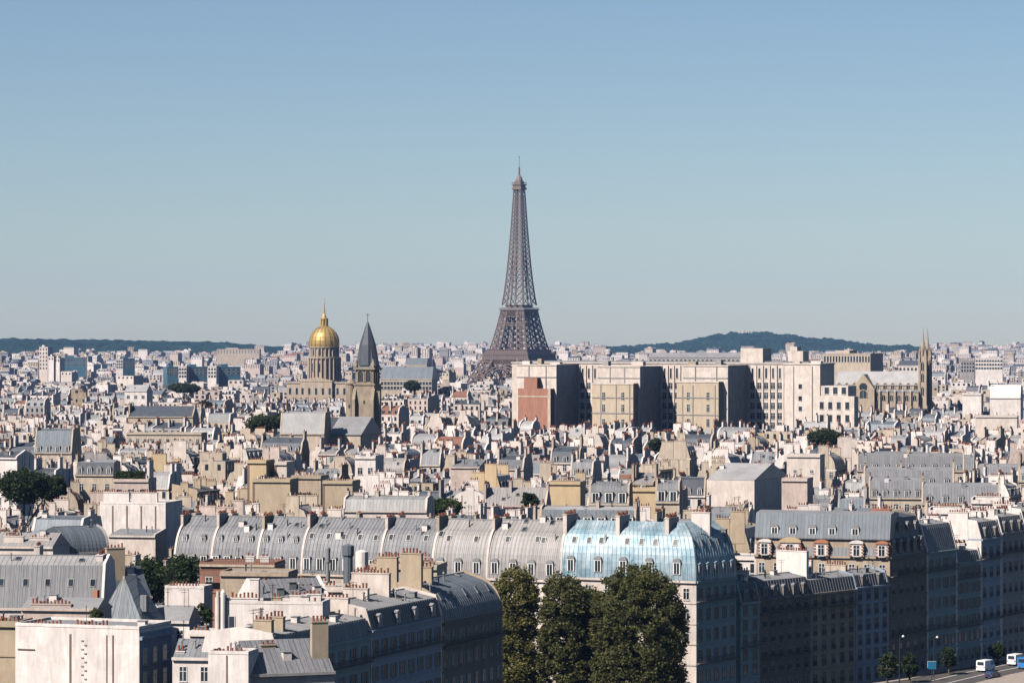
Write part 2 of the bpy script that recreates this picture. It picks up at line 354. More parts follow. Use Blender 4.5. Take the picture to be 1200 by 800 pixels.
NH = [0]
def house(name, label, A, B, D, h, wall='pale_render', roof=('mansard', 3.2, 1.6), rm='zinc', rm2=None, floors=6, vis=2, bays=None,
          win='plain', ww=1.15, wh=2.0, bal=(), gl=True, gr=True, gmat=None, chim='auto', dorm=0, dst='zinc', dw=1.3, dh=1.7, dz=.35, sky=0, sz=.5,
          side=0, sides=('r',), group='houses of the old town', z0=0.0, root=None, ribs=0.0, rnd=None, fine=False, flues=None, cat='house', vfoot=None, cornice=True, chz=1.6, foot=True, fm='frame_white', noroof=False, clutter=3):
    """one terraced town house: front line A->B (seen from outside left to right), D deep, eave at height h above z0"""
    NH[0] += 1; r = rnd or random.Random(1000 + NH[0] * 7)
    L = math.hypot(B[0] - A[0], B[1] - A[1]); rz = math.atan2(B[1] - A[1], B[0] - A[0])
    if root is None:
        root = thing(name, label, cat, (A[0], A[1], z0), rz, group); org = (0, 0, 0); ra = 0.0
    else:
        inv = Matrix.Translation(root.location) @ Matrix.Rotation(root.rotation_euler.z, 4, 'Z')
        org = tuple(inv.inverted() @ Vector((A[0], A[1], root.location.z))); ra = rz - root.rotation_euler.z
    if foot: footprint(A, B, D)
    ca, sa = math.cos(ra), math.sin(ra)
    def P(x, y, z): return (org[0] + ca * x - sa * y, org[1] + sa * x + ca * y, org[2] + z)
    kind, a, b = roof
    gm = gmat or wall
    m = MB(); m.box(0, L, 0, D, -3, h, wall)
    m.build('wall', root, org, ra)
    fh = (h - 4.2) / max(1, floors - 1)
    if cornice:
        m = MB(); m.box(-.03, L + .03, -.4, D + .4, h - .35, h + .06, wall if wall not in ('brick',) else 'cream_stone')
        if fine:
            for i in range(1, floors): m.box(.02, L - .02, -.14, -.002, 4.2 + (i - 1) * fh + (-.35), 4.2 + (i - 1) * fh - .1, wall)
        m.build('cornice', root, org, ra)
    # roof
    fp = full_profile(kind, D, h, a, b); top = max(z for _, z in fp)
    m = MB()
    if kind == 'hip':
        pass
    else:
        fp2 = [(y, z + .07) for y, z in fp]
        if rm2 and kind in ('mansard', 'steep'): m.extr(fp2, .08, L - .08, [rm, rm2, rm2, rm, rm], rm)
        else: m.extr(fp2, .08, L - .08, rm)
        if ribs:
            hp = [(y, z + .07) for y, z in half_profile(kind, D, h, a, b)] if kind not in ('shed', 'shedfront') else [(0, h + .07), (D, h + a + .07)]
            n = int(L / ribs)
            for i in range(1, n):
                for (y0, z0_), (y1, z1) in zip(hp, hp[1:]): m.bar((L * i / n, y0, z0_), (L * i / n, y1, z1), .07, rm2 or rm, .11)
        if kind in ('mansard', 'steep', 'curved') and L > 3:
            m.box(.1, L - .1, D / 2 - .18, D / 2 + .18, top + .0, top + .2, 'plain_zinc')
    if noroof: pass
    elif kind != 'flat': m.build('roof', root, org, ra)
    else:
        m = MB(); m.box(.3, L - .3, .3, D - .3, h + .02, h + .12, rm)
        for q in ((0, L, 0, .3), (0, L, D - .3, D), (0, .3, .3, D - .3), (L - .3, L, .3, D - .3)): m.box(*q, h + .061, h + .5, wall)
        m.build('roof', root, org, ra)
    # party walls that rise above the roof
    tops = {}
    for key, on, x0 in (('l', gl, -.025), ('r', gr, L - .45)):
        if not on: continue
        e = r.uniform(.25, .6); tops[key] = e
        g = [(y, z + e) for y, z in fp]
        if kind == 'flat': g = [(0, h + e + .5), (D, h + e + .5)]
        g = [(-.03, -3)] + [(-.03, g[0][1])] + g[1:-1] + [(D + .03, g[-1][1]), (D + .03, -3)] if len(g) > 2 else [(-.03, -3), (-.03, g[0][1]), (D + .03, g[1][1]), (D + .03, -3)]
        m = MB(); m.extr(g, x0, x0 + .475, gm)
        k = flues if flues is not None else r.choice((0, 1, 2, 2, 3))
        for i in range(k):
            y = D * (i + 1) / (k + 1) + r.uniform(-.6, .6); zt = top - abs(y - D / 2) * .35 - .3
            xx = x0 - .05 if key == 'l' else x0 + .476
            m.box(xx, xx + .05, y - .13, y + .13, -2.5, zt, 'mortar_line')
        m.build('gable_wall', root, org, ra)
    # chimney stacks
    if chim == 'auto':
        chim = []
        for key, x in (('l', .2), ('r', L - .2)):
            if key in tops or r.random() < .3:
                n = r.choice((1, 1, 2))
                for i in range(n):
                    cw = min(D * .75 / n, r.uniform(1.6, 5.0)); yc = D * (i + .5) / n * .8 + D * .1
                    chim.append((x, yc, .62, cw, top + r.uniform(.5, chz), 1))
        if L > 12 and r.random() < .6: chim.append((L * r.uniform(.35, .65), D * r.uniform(.4, .6), .7, r.uniform(1.4, 3.4), top + r.uniform(.6, 1.8), 1))
    for ci, c in enumerate(chim):
        x, y, wx, wy, zt, pots = c[:6]; cm = c[6] if len(c) > 6 else gm
        m = MB(); m.box(-wx / 2, wx / 2, -wy / 2, wy / 2, -min(zt - h + .3, 7), 0, cm); m.box(-wx / 2 - .09, wx / 2 + .09, -wy / 2 - .09, wy / 2 + .09, .001, .16, cm)
        st = m.build('chimney', root, P(x, y, zt), ra)
        if pots:
            vert = wy >= wx; ln = max(wx, wy); n = max(1, int(ln / .58)); stp = ln / (n + .2)
            if fine and n <= 14:
                for i in range(n):
                    q = (i - (n - 1) / 2) * stp
                    inst('chimney_pot', pot_mesh(r.randrange(3)), st, (0, q, .16) if vert else (q, 0, .16))
            else: inst('chimney_pots', pots_mesh(n, round(stp, 1), r.randrange(4)), st, (0, 0, .16), (0, 0, 0 if vert else R(90)))
    # windows, balconies
    nb = bays or max(1, int(L / 2.9))
    def row(L, n, place, rot):
        for fl in range(floors - 1, max(-1, floors - 1 - vis), -1):
            zb = (4.2 + (fl - 1) * fh + .5) if fl > 0 else 0.6
            hh = min(wh, fh * .66) if fl > 0 else 2.4
            for i in range(n):
                inst('window', window_mesh(ww, round(hh, 1), win, fm), root, place((i + .5) * L / n, zb), (0, 0, ra + rot))
    if vis and nb: row(L, nb, lambda u, z: P(u, 0, z), 0)
    if side:
        if 'r' in sides: row(D, side, lambda u, z: P(L + .03, u, z), R(90))
        if 'l' in sides: row(D, side, lambda u, z: P(-.03, D - u, z), R(-90))
    for fl in bal: balcony_part(L - .1, root, P(.05, 0, 4.2 + (fl - 1) * fh + .12), ra)
    # dormers, skylights
    hp = half_profile(kind, D, h, a, b) if kind not in ('shed', 'shedfront', 'hip') else [(0, h), (D, h + a)]
    for i in range(dorm):
        zb = h + dz; y, an = at_height(hp, zb); y2, _ = at_height(hp, min(zb + dh, top)); 
        inst('dormer', dormer_mesh(dw, dh, round(max(.6, y2 - y + .7), 1), dst), root, P((i + .5) * L / dorm, y - .12, zb), (0, 0, ra))
    for i in range(sky):
        zb = h + sz * (top - h); y, an = at_height(hp, zb); yy = y; 
        o = inst('skylight', skylight_mesh(), root, P((i + .5) * L / sky + r.uniform(-.2, .2), yy, zb + .09))
        o.rotation_euler = (Matrix.Rotation(ra, 3, 'Z') @ Matrix.Rotation(an, 3, 'X')).to_euler()
    for i in range(clutter):        # small things on the roof
        y = r.uniform(D * .12, D * .55); u = r.uniform(.8, max(.9, L - .8))
        if kind in ('shed', 'shedfront', 'flat'): z = h + (a * y / D if kind == 'shed' else (a * (1 - y / D) if kind == 'shedfront' else .1))
        else: z = next((z0_ + (z1 - z0_) * (y - y0) / (y1 - y0) for (y0, z0_), (y1, z1) in zip(hp, hp[1:]) if y0 <= y <= y1 and y1 > y0), h)
        q = r.random()
        if q < .45: inst('vent_pipe', cached(('vent', r.randrange(3)), lambda: (lambda t: (t.lathe([(.14, -.4), (.12, 1.2), (.26, 1.22), (.1, 1.5)], 7, r.choice(('plain_zinc', 'white_render', 'black_metal'))), t.mesh('vent_pipe'))[1])(MB())), root, P(u, y, z))
        elif q < .65: inst('roof_box', cached(('rbox', r.randrange(3)), lambda: (lambda t: (t.box(-.6, .6, -.5, .5, -.5, .9, r.choice(('white_render', 'grey_render', 'dim_grey_and_shade'))), t.box(-.7, .7, -.6, .6, .901, 1.0, 'plain_zinc'), t.mesh('roof_box'))[2])(MB())), root, P(u, y, z))
        elif q < .85: inst('aerial', cached('aerial', lambda: (lambda t: (t.bar((0, 0, 0), (0, 0, 3.0), .07, 'black_metal'), t.bar((-.7, 0, 2.8), (.7, 0, 2.8), .06, 'black_metal'), t.bar((-.45, 0, 2.4), (.45, 0, 2.4), .06, 'black_metal'), t.mesh('aerial'))[3])(MB())), root, P(u, D * .45, top - .2), (0, 0, r.uniform(0, 3)))
        else:
            an = at_height(hp, z)[1] if kind not in ('shedfront',) else -.2
            o = inst('hatch', skylight_mesh(), root, P(u, y, z + .12)); o.rotation_euler = (Matrix.Rotation(ra, 3, 'Z') @ Matrix.Rotation(an, 3, 'X')).to_euler()
    if vfoot: VIS.append(vfoot)
    INFO.append((root, A, B, D, z0 + top))
    return root
INFO = []
def hero(name, label, px0, px1, py, d, D, rz, see=None, **kw):
    """py is the photo row of the eave at A; see = lowest photo row of it in view"""
    A, B = AB(px0, px1, d, rz); z0 = gz(d); h = Z(py, d) - z0
    if see: VIS.append((min(px0, px1), max(px0, px1), see, d))
    return house(name, label, A, B, D, h, z0=z0, **kw)
# ------------------------------------------------------------------ ground, hills
m = MB(); ys = [-40, 200, 500, 800] + list(range(900, 1600, 100)) + list(range(2000, 13501, 500))
for y0, y1 in zip(ys, ys[1:]):
    m.add([(-4800, y0, gz(y0)), (4800, y0, gz(y0)), (4800, y1, gz(y1)), (-4800, y1, gz(y1))], [(0, 1, 2, 3)], 'ground')
tag(m.build('ground'), None, None, None, 'structure')

def hill(name, pts, d, d0, d1, seed, amp):
    m = MB(); nx, ny = 260, 40; px0, px1 = pts[0][0], pts[-1][0]
    def ridge(px):
        for (a, b), (c, e) in zip(pts, pts[1:]):
            if a <= px <= c: return b + (e - b) * (px - a) / (c - a)
        return 410
    vs_ = []
    for j in range(ny + 1):
        t = j / ny; y = d0 + (d1 - d0) * t
        for i in range(nx + 1):
            px = px0 + (px1 - px0) * i / nx; x = X(px, d); zr = Z(ridge(px), d)
            base = gz(y) - 6
            u = (y - d0) / (d - d0) if y < d else (d1 - y) / (d1 - d)
            k = max(0.0, u) ** .75 if y < d else max(0.0, u)
            z = base + (zr - base) * k
            e = min(1, 4 * k)
            z += e * amp * (mnoise.noise((x / 60, y / 60, seed)) + .8 * mnoise.noise((x / 22, y / 30, seed + 5)) + .5 * mnoise.noise((x / 9, y / 12, seed + 9)))
            if i in (0, nx): z = base
            vs_.append((x, y, z))
    fs = [(j * (nx + 1) + i, j * (nx + 1) + i + 1, (j + 1) * (nx + 1) + i + 1, (j + 1) * (nx + 1) + i) for j in range(ny) for i in range(nx)]
    m.add(vs_, fs, 'hill_wood'); return tag(m.build(name), None, None, None, 'structure')
hill('wooded_ridge', [(-160, 399), (-60, 397), (0, 396.5), (60, 397.5), (130, 398.5), (200, 399.5), (260, 401.5), (310, 405), (350, 407), (450, 408), (560, 409), (700, 410.5), (740, 412)], 9800, 8300, 11200, 3, 8)
hill('wooded_hill', [(670, 411), (700, 407), (740, 405), (790, 402.5), (815, 397), (840, 392), (862, 389), (885, 388.5), (905, 390.5), (925, 391.5), (945, 396), (975, 396.5), (1000, 401), (1030, 404.5), (1065, 406), (1100, 409), (1130, 412)], 11200, 9700, 12800, 8, 9)

# quay road along the right-hand fronts: line of fronts and its outward normal
QA, QB, QC, QD = (43.6, 625.0), (77.3, 664.6), (87.3, 682.3), (121.0, 733.0)
def offs(p, q, s, k):
    dx, dy = q[0] - p[0], q[1] - p[1]; L = math.hypot(dx, dy); return (p[0] + dy / L * s, p[1] - dx / L * s)
line = [(-20, 545), QA, QB, QC, QD, (190, 836)]
def strip(name, s0, s1, z, k, thick=0):
    m = MB(); n = len(line); pts = []
    for s in (s0, s1):
        pr = []
        for i in range(n):
            a = line[max(0, i - 1)]; b = line[min(n - 1, i + 1)]; dx, dy = b[0] - a[0], b[1] - a[1]; L = math.hypot(dx, dy)
            pr.append((line[i][0] + dy / L * s, line[i][1] - dx / L * s))
        pts.append(pr)
    for i in range(n - 1):
        q = [pts[0][i], pts[0][i + 1], pts[1][i + 1], pts[1][i]]
        if thick: m.prism(q, z - thick, z, k)
        else: m.poly([(x, y, z) for x, y in q], k)
    return tag(m.build(name), None, None, None, 'structure')
strip('pavement', -1, 4.5, .14, 'pavement', .6)
strip('quay_road', 4.5, 19, .02, 'asphalt')
strip('road_marking', 9.2, 9.4, .026, 'road_paint'); strip('road_marking', 13.8, 14.0, .026, 'road_paint')
strip('riverside_pavement', 19, 30, .15, 'pavement', .6)

# ------------------------------------------------------------------ the tall lattice iron tower
def tower():
    d = 4290.0; cx = X(608.5, d)
    root = thing('lattice_tower', 'very tall brown iron lattice tower tapering to an antenna on the skyline', 'tower', (cx, d, -5.0), R(-32))
    I = 'iron_brown'
    K = [(0, 62.5), (20, 50), (40, 40.5), (57, 31.5), (61, 29), (75, 25.3), (95, 21), (115, 17.4), (135, 14.6), (155, 12.6), (175, 11.0), (196, 9.6), (220, 8.1), (245, 6.8), (276, 5.2)]
    W = [(0, 25), (57, 15.5), (115, 10.0)]
    def lerp(T, h):
        for (a, b), (c, e) in zip(T, T[1:]):
            if a <= h <= c: return b + (e - b) * (h - a) / (c - a)
        return T[-1][1]
    def ring(h, sx, sy):
        o = lerp(K, h); i = o - lerp(W, h)
        return [(sx * o, sy * o, h), (sx * i, sy * o, h), (sx * i, sy * i, h), (sx * o, sy * i, h)]
    for sx in (-1, 1):
        for sy in (-1, 1):
            for name, h0, h1, n, t in (('leg', 0, 57, 6, 2.0), ('upper_leg', 61, 115, 7, 1.5)):
                m = MB(); hs = [h0 + (h1 - h0) * i / n for i in range(n + 1)]
                for ha, hb in zip(hs, hs[1:]):
                    a, b = ring(ha, sx, sy), ring(hb, sx, sy)
                    for q in range(4):
                        p = (q + 1) % 4
                        m.bar(a[q], b[q], t, I); m.bar(a[q], b[p], t * .62, I); m.bar(a[p], b[q], t * .62, I); m.bar(b[q], b[p], t * .62, I)
                        mid_a = tuple((u + v) / 2 for u, v in zip(a[q], a[p])); mid_b = tuple((u + v) / 2 for u, v in zip(b[q], b[p]))
                        m.bar(mid_a, mid_b, t * .45, I)
                m.build(name, root)
    def frame_band(m, o, z0, z1, th, step, dia=True):
        for s in range(4):
            c, si = [(1, 0), (0, 1), (-1, 0), (0, -1)][s]
            def pt(u, z): return (c * u + si * o, si * u - c * o, z)
            m.bar(pt(-o, z0), pt(o, z0), th, I); m.bar(pt(-o, z1), pt(o, z1), th, I)
            n = max(2, int(2 * o / step))
            for i in range(n):
                u0, u1 = -o + 2 * o * i / n, -o + 2 * o * (i + 1) / n
                m.bar(pt(u0, z0), pt(u0, z1), th * .5, I)
                if dia: m.bar(pt(u0, z0), pt(u1, z1), th * .45, I); m.bar(pt(u1, z0), pt(u0, z1), th * .45, I)
    m = MB(); m.box(-35.3, 35.3, -35.3, 35.3, 57.2, 58.6, I)
    for a in (-1, 1):
        m.box(-34.6, 34.6, a * 34.6 - .3, a * 34.6 + .3, 50.4, 57.1, I); m.box(a * 34.6 - .3, a * 34.6 + .3, -34.2, 34.2, 50.4, 57.1, I)
        m.box(-31, 31, a * 31 - .2, a * 31 + .2, 58.7, 62.6, I); m.box(a * 31 - .2, a * 31 + .2, -30.7, 30.7, 58.7, 62.6, I)
    m.box(-32, 32, -32, 32, 62.7, 63.4, I)
    frame_band(m, 35.2, 51.0, 56.5, .9, 3.4, False); frame_band(m, 34.2, 43.5, 49.8, 1.3, 5.5)
    frame_band(m, 35.3, 58.8, 60.6, .5, 2.5, False)
    m.build('first_platform', root)
    m = MB(); m.box(-19.2, 19.2, -19.2, 19.2, 115.2, 116.6, I); frame_band(m, 17.9, 106.8, 114.8, 1.1, 4.2); frame_band(m, 19.0, 116.8, 118.4, .4, 2.2, False); frame_band(m, 20.2, 95.5, 98, 1.0, 6, False)
    m.box(-13, 13, -13, 13, 118.6, 121.5, I); m.box(-14, 14, -14, 14, 121.6, 122.4, I); m.build('second_platform', root)
    for s in range(4):
        c, si = [(1, 0), (0, 1), (-1, 0), (0, -1)][s]
        m = MB(); n = 14
        for i in range(n + 1):          # arch between two legs
            a0 = R(8 + 164 * i / n); a1 = R(8 + 164 * (i + 1) / n)
            for rr in (37.5, 34.2):
                if i < n:
                    p = [(rr * math.cos(t), -44 - 4 * (1 - math.sin(t)), 2 + rr * 1.06 * math.sin(t)) for t in (a0, a1)]
                    p = [(c * x - si * y, si * x + c * y, z) for x, y, z in p]; m.bar(p[0], p[1], 1.3, I)
            p = [(rr * math.cos(a0), -44 - 4 * (1 - math.sin(a0)), 2 + rr * 1.06 * math.sin(a0)) for rr in (37.5, 34.2)]
            p = [(c * x - si * y, si * x + c * y, z) for x, y, z in p]; m.bar(p[0], p[1], .8, I)
        m.build('arch', root)
    m = MB(); h = 122.0; sq = [(-1, -1), (1, -1), (1, 1), (-1, 1)]
    while h < 275:
        o = lerp(K, h); st = max(5.2, o * .62); h2 = min(276, h + st) if h + st < 273 else 276; o2 = lerp(K, h2); t = .55 + o * .04
        for q in range(4):
            (ax, ay), (bx, by) = sq[q], sq[(q + 1) % 4]
            m.bar((ax * o, ay * o, h), (ax * o2, ay * o2, h2), t * 1.5, I)
            gap = .30
            def on(u, oo, hh): return ((ax + (bx - ax) * u) * oo, (ay + (by - ay) * u) * oo, hh)
            for u0, u1 in ((0, .5 - gap * max(0, (200 - h) / 200)), (.5 + gap * max(0, (200 - h) / 200), 1)):
                m.bar(on(u0, o, h), on(u1, o2, h2), t * .6, I); m.bar(on(u1, o, h), on(u0, o2, h2), t * .6, I)
                if 0 < u0: m.bar(on(u0, o, h), on(u0, o2, h2), t, I)
                elif u1 < 1: m.bar(on(u1, o, h), on(u1, o2, h2), t, I)
            m.bar(on(0, o2, h2), on(1, o2, h2), t * .6, I)
        h = h2
    m.build('shaft', root)
    m = MB(); m.prism([(-7.2, -7.2), (7.2, -7.2), (7.2, 7.2), (-7.2, 7.2)], 274.5, 277.2, I); m.box(-6.2, 6.2, -6.2, 6.2, 277.3, 280.4, I); m.box(-7.3, 7.3, -7.3, 7.3, 280.5, 281.2, I)
    frame_band(m, 7.2, 281.6, 284, .4, 2, False); m.box(-4.4, 4.4, -4.4, 4.4, 281.5, 286, I); m.lathe([(4.8, 286.1), (4.4, 288), (3.4, 291), (1.6, 293.5)], 12, I); m.build('top_platform', root)
    m = MB(); m.lathe([(1.7, 293), (1.3, 296), (1.2, 304)], 8, I); m.lathe([(.4, 304), (.3, 318)], 6, I); m.lathe([(.3, 317), (1.1, 318), (.3, 319)], 6, I); m.build('antenna', root)
    VIS.append((562, 607, 442, d))
tower()

# ------------------------------------------------------------------ gilded dome church
def dome_church():
    d = 2740.0; s = d / FPX; cx = X(372.5, d); z0 = gz(d)
    root = thing('domed_church', 'stone church with a tall gilded ribbed dome and golden lantern', 'church', (cx, d, z0), R(-14))
    zz = lambda py: Z(py - (2.2 if py < 440 else 0), d) - z0
    m = MB(); m.box(-27, 27, -2, 40, -2, zz(449), 'warm_stone'); m.box(-27.6, 27.6, -2.6, 40.6, zz(449) + .01, zz(447.5), 'warm_stone')
    m.box(-14, 14, -5, -2.1, -2, zz(447), 'warm_stone'); m.extr([(-5.3, zz(447) + .02), (-5.3, zz(446)), (-2.2, zz(446)), (-2.2, zz(447) + .02)], -14.4, 14.4, 'warm_stone')
    m.add([(-14, -5.2, zz(446)), (14, -5.2, zz(446)), (0, -5.2, zz(441.5)), (-14, -2.2, zz(446)), (14, -2.2, zz(446)), (0, -2.2, zz(441.5))], [(0, 1, 2), (3, 4, 5), (0, 2, 5, 3), (1, 4, 5, 2)], 'warm_stone')
    m.build('base_block', root)
    for i in range(9):
        inst('window', window_mesh(2.2, 5.5, 'bare'), root, (-24 + 6 * i, -2.02 if abs(-24 + 6 * i) > 14.5 else -5.02, zz(462)))
    cy = 18.0
    def drum(name, r, a, b, nwin, wy0, wy1, colr):
        m = MB(); m.lathe([(r, a), (r, b)], 48, 'warm_stone', 0, cy); m.lathe([(r + 1.2, b - .9), (r + 1.3, b - .3), (r + 1.3, b), (r, b + .1)], 48, 'warm_stone', 0, cy); m.lathe([(r + 1.6, a - .5), (r + 1.6, a + .5)], 48, 'warm_stone', 0, cy)
        dr = m.build(name, root)
        for i in range(nwin):
            t = 2 * math.pi * i / nwin - math.pi / 2
            inst('window', window_mesh(1.7 if nwin < 15 else 1.6, wy1 - wy0, 'bare'), dr, (math.cos(t) * (r + .05), cy + math.sin(t) * (r + .05), wy0), (0, 0, t + math.pi / 2))
        for i in range(nwin * 2):
            t = 2 * math.pi * (i + .5) / (nwin * 2) - math.pi / 2
            m2 = cached(('col', name), lambda: (lambda q: (q.cyl(0, 0, 0, b - a - 1.0, .75, .65, 8, 'warm_stone'), q.mesh('column'))[1])(MB()))
            inst('column', m2, dr, (math.cos(t) * (r + colr), cy + math.sin(t) * (r + colr), a + .5))
    drum('lower_drum', 13.0, zz(446), zz(421), 12, zz(438), zz(428), .8)
    drum('upper_drum', 11.8, zz(421), zz(408.5), 12, zz(418.5), zz(411.5), .35)
    prof = [(12.4, zz(408.4)), (12.7, zz(405)), (12.6, zz(401)), (11.8, zz(396.5)), (10.2, zz(392)), (7.6, zz(388)), (4.6, zz(385.4)), (3.4, zz(384.6))]
    m = MB(); m.lathe(prof, 48, 'gold', 0, cy); dm = m.build('dome', root)
    for i in range(18):
        t = 2 * math.pi * (i + .5) / 18; m = MB()
        for (r0, a), (r1, b) in zip(prof, prof[1:]):
            m.bar((math.cos(t) * r0, cy + math.sin(t) * r0, a), (math.cos(t) * r1, cy + math.sin(t) * r1, b), 1.2, 'old_gold', .6)
        m.build('rib', dm)
    m = MB(); m.lathe([(3.8, zz(384.6)), (3.8, zz(383.6)), (2.6, zz(383.4)), (2.5, zz(376.5)), (3.4, zz(376)), (3.4, zz(375)), (2.1, zz(374.4)), (1.5, zz(371.5)), (.9, zz(369.5))], 12, 'gold', 0, cy)
    for i in range(8):
        t = 2 * math.pi * i / 8; m.bar((math.cos(t) * 3.1, cy + math.sin(t) * 3.1, zz(383.5)), (math.cos(t) * 3.1, cy + math.sin(t) * 3.1, zz(376)), .7, 'gold')
    m.build('lantern', root)
    m = MB(); m.lathe([(1.0, zz(369.6)), (.25, zz(357))], 8, 'gold', 0, cy); m.lathe([(.1, zz(357.2)), (.55, zz(356.5)), (.1, zz(355.8))], 8, 'gold', 0, cy); m.bar((0, cy, zz(356)), (0, cy, zz(351)), .3, 'gold'); m.bar((-.8, cy, zz(352.6)), (.8, cy, zz(352.6)), .3, 'gold'); m.build('spire', root)
    footprint((cx - 30, d - 12), (cx + 30, d - 12), 60); VIS.append((330, 420, 468, d))
dome_church()

# ------------------------------------------------------------------ old bell tower with a slate spire, its nave in front
def bell_tower():
    d = 1250.0; z0 = gz(d); zz = lambda py: Z(py, d) - z0; A, B = AB(415, 438.5, d, -17); Wd = math.hypot(B[0] - A[0], B[1] - A[1])
    root = thing('bell_tower_church', 'old stone church tower with pointed dark slate spire and arched belfry openings', 'church', (A[0], A[1], z0), R(-17))
    m = MB(); S = 'old_stone'; m.box(0, Wd, 0, Wd, -2, zz(451), S); m.box(-.35, Wd + .35, -.35, Wd + .35, zz(451) + .01, zz(449.5), S); m.box(.5, Wd - .5, .5, Wd - .5, zz(449.4), zz(433), S); m.box(-.3, Wd + .3, -.3, Wd + .3, zz(432.9), zz(430.8), S); tw = m.build('tower_wall', root)
    bz0, bz1 = zz(447), zz(434)
    def arch():
        b = MB(); n = 8; ww = 1.25; hh = (bz1 - bz0) * .72
        pts = [(ww * math.cos(math.pi * i / n), 0, hh + ww * math.sin(math.pi * i / n)) for i in range(n + 1)] + [(-ww, 0, 0), (ww, 0, 0)]
        b.poly(pts, 'glass'); 
        for i in range(n): b.bar(tuple(Vector(pts[i]) * 1.0 + Vector((0, -.1, 0))), tuple(Vector(pts[i + 1]) + Vector((0, -.1, 0))), .35, S)
        for sx in (-1, 1): b.bar((sx * ww, -.1, 0), (sx * ww, -.1, hh), .35, S)
        for k in range(5): b.box(-ww + .1, ww - .1, -.09, -.01, hh * k / 5, hh * k / 5 + .16, 'black_metal')
        return b.mesh('belfry_opening')
    am = arch()
    for k, (rz, f) in enumerate(((0, lambda u: (u, .46, bz0)), (90, lambda u: (Wd - .46, u, bz0)), (-90, lambda u: (.46, u, bz0)), (180, lambda u: (u, Wd - .46, bz0)))):
        for u in (Wd * .31, Wd * .69): inst('belfry_opening', am, root, f(u), (0, 0, R(rz)))
    c = Wd / 2; m = MB(); m.lathe([(c * 1.38, zz(430.7)), (c * 1.12, zz(425)), (c * .70, zz(404)), (c * .2, zz(382)), (.1, zz(376))], 4, 'slate', c, c, R(45))
    m.lathe([(c * 1.1, zz(428)), (c * .78, zz(404)), (c * .22, zz(382)), (.06, zz(375.5))], 8, 'slate', c, c, R(22.5)); sp = m.build('spire', root)
    m = MB(); m.bar((c, c, zz(376)), (c, c, zz(367)), .16, 'black_metal'); m.bar((c - .8, c, zz(369)), (c + .8, c, zz(369)), .14, 'black_metal'); m.build('cross', sp)
    for sx in (.6, Wd - .6):
        m = MB(); m.lathe([(1.0, zz(430.7)), (1.0, zz(428)), (.05, zz(420))], 6, 'old_stone', sx, .5); m.build('corner_pinnacle', root)
    for x in (Wd - .9, -.3):
        m = MB(); m.extr([(-1.7, -2), (-1.7, zz(468)), (-.05, zz(455)), (-.05, -2)], x, x + 1.2, S); m.build('buttress', root)
    m = MB(); m.prism([(Wd + .01, 1), (Wd + 1.9, 1.2), (Wd + 1.9, 3), (Wd + .01, 3.2)], -2, zz(458), S); m.build('buttress', root)
    m = MB(); m.lathe([(1.95, -2), (1.95, zz(450))], 14, S, -1.9, 1.6); m.lathe([(2.25, zz(450)), (2.25, zz(449))], 14, S, -1.9, 1.6); m.lathe([(2.1, zz(448.9)), (.2, zz(443.5))], 14, S, -1.9, 1.6); m.build('stair_turret', root)
    m = MB(); m.box(-.35, .35, -.04, .02, 0, 1.3, 'glass'); sl_ = m.mesh('slit_window'); inst('slit_window', sl_, root, (c, -.02, zz(473))); inst('slit_window', sl_, root, (-1.9, -.36, zz(478)))
    # nave and choir roofs in front
    m = MB(); x0, x1, y1 = Wd * -.05, Wd * 1.45, -1.75; ez, rz_ = zz(507), zz(487)
    m.box(x0, x1, -26, y1, -2, ez, 'cream_stone'); m.build('nave_wall', root)
    m = MB(); m.extr([(-26.5, ez), (-13.9, rz_), (y1 + .3, ez)], x0 - .4, x1 + .4, 'plain_zinc'); m.build('nave_roof', root)
    m = MB(); m.box(x0 - 12, x0 - .6, -20, 2, -2, ez - 1, 'cream_stone'); m.build('aisle_wall', root)
    m = MB(); m.extr([(-20.4, ez - 1), (-9, rz_ - .5), (2.2, ez - 1)], x0 - 12.3, x0 - .5, 'slate'); m.build('aisle_roof', root)
    footprint((A[0] - 18, A[1] - 30), (A[0] + 18, A[1] - 30), 48); VIS.append((395, 450, 506, d))
bell_tower()

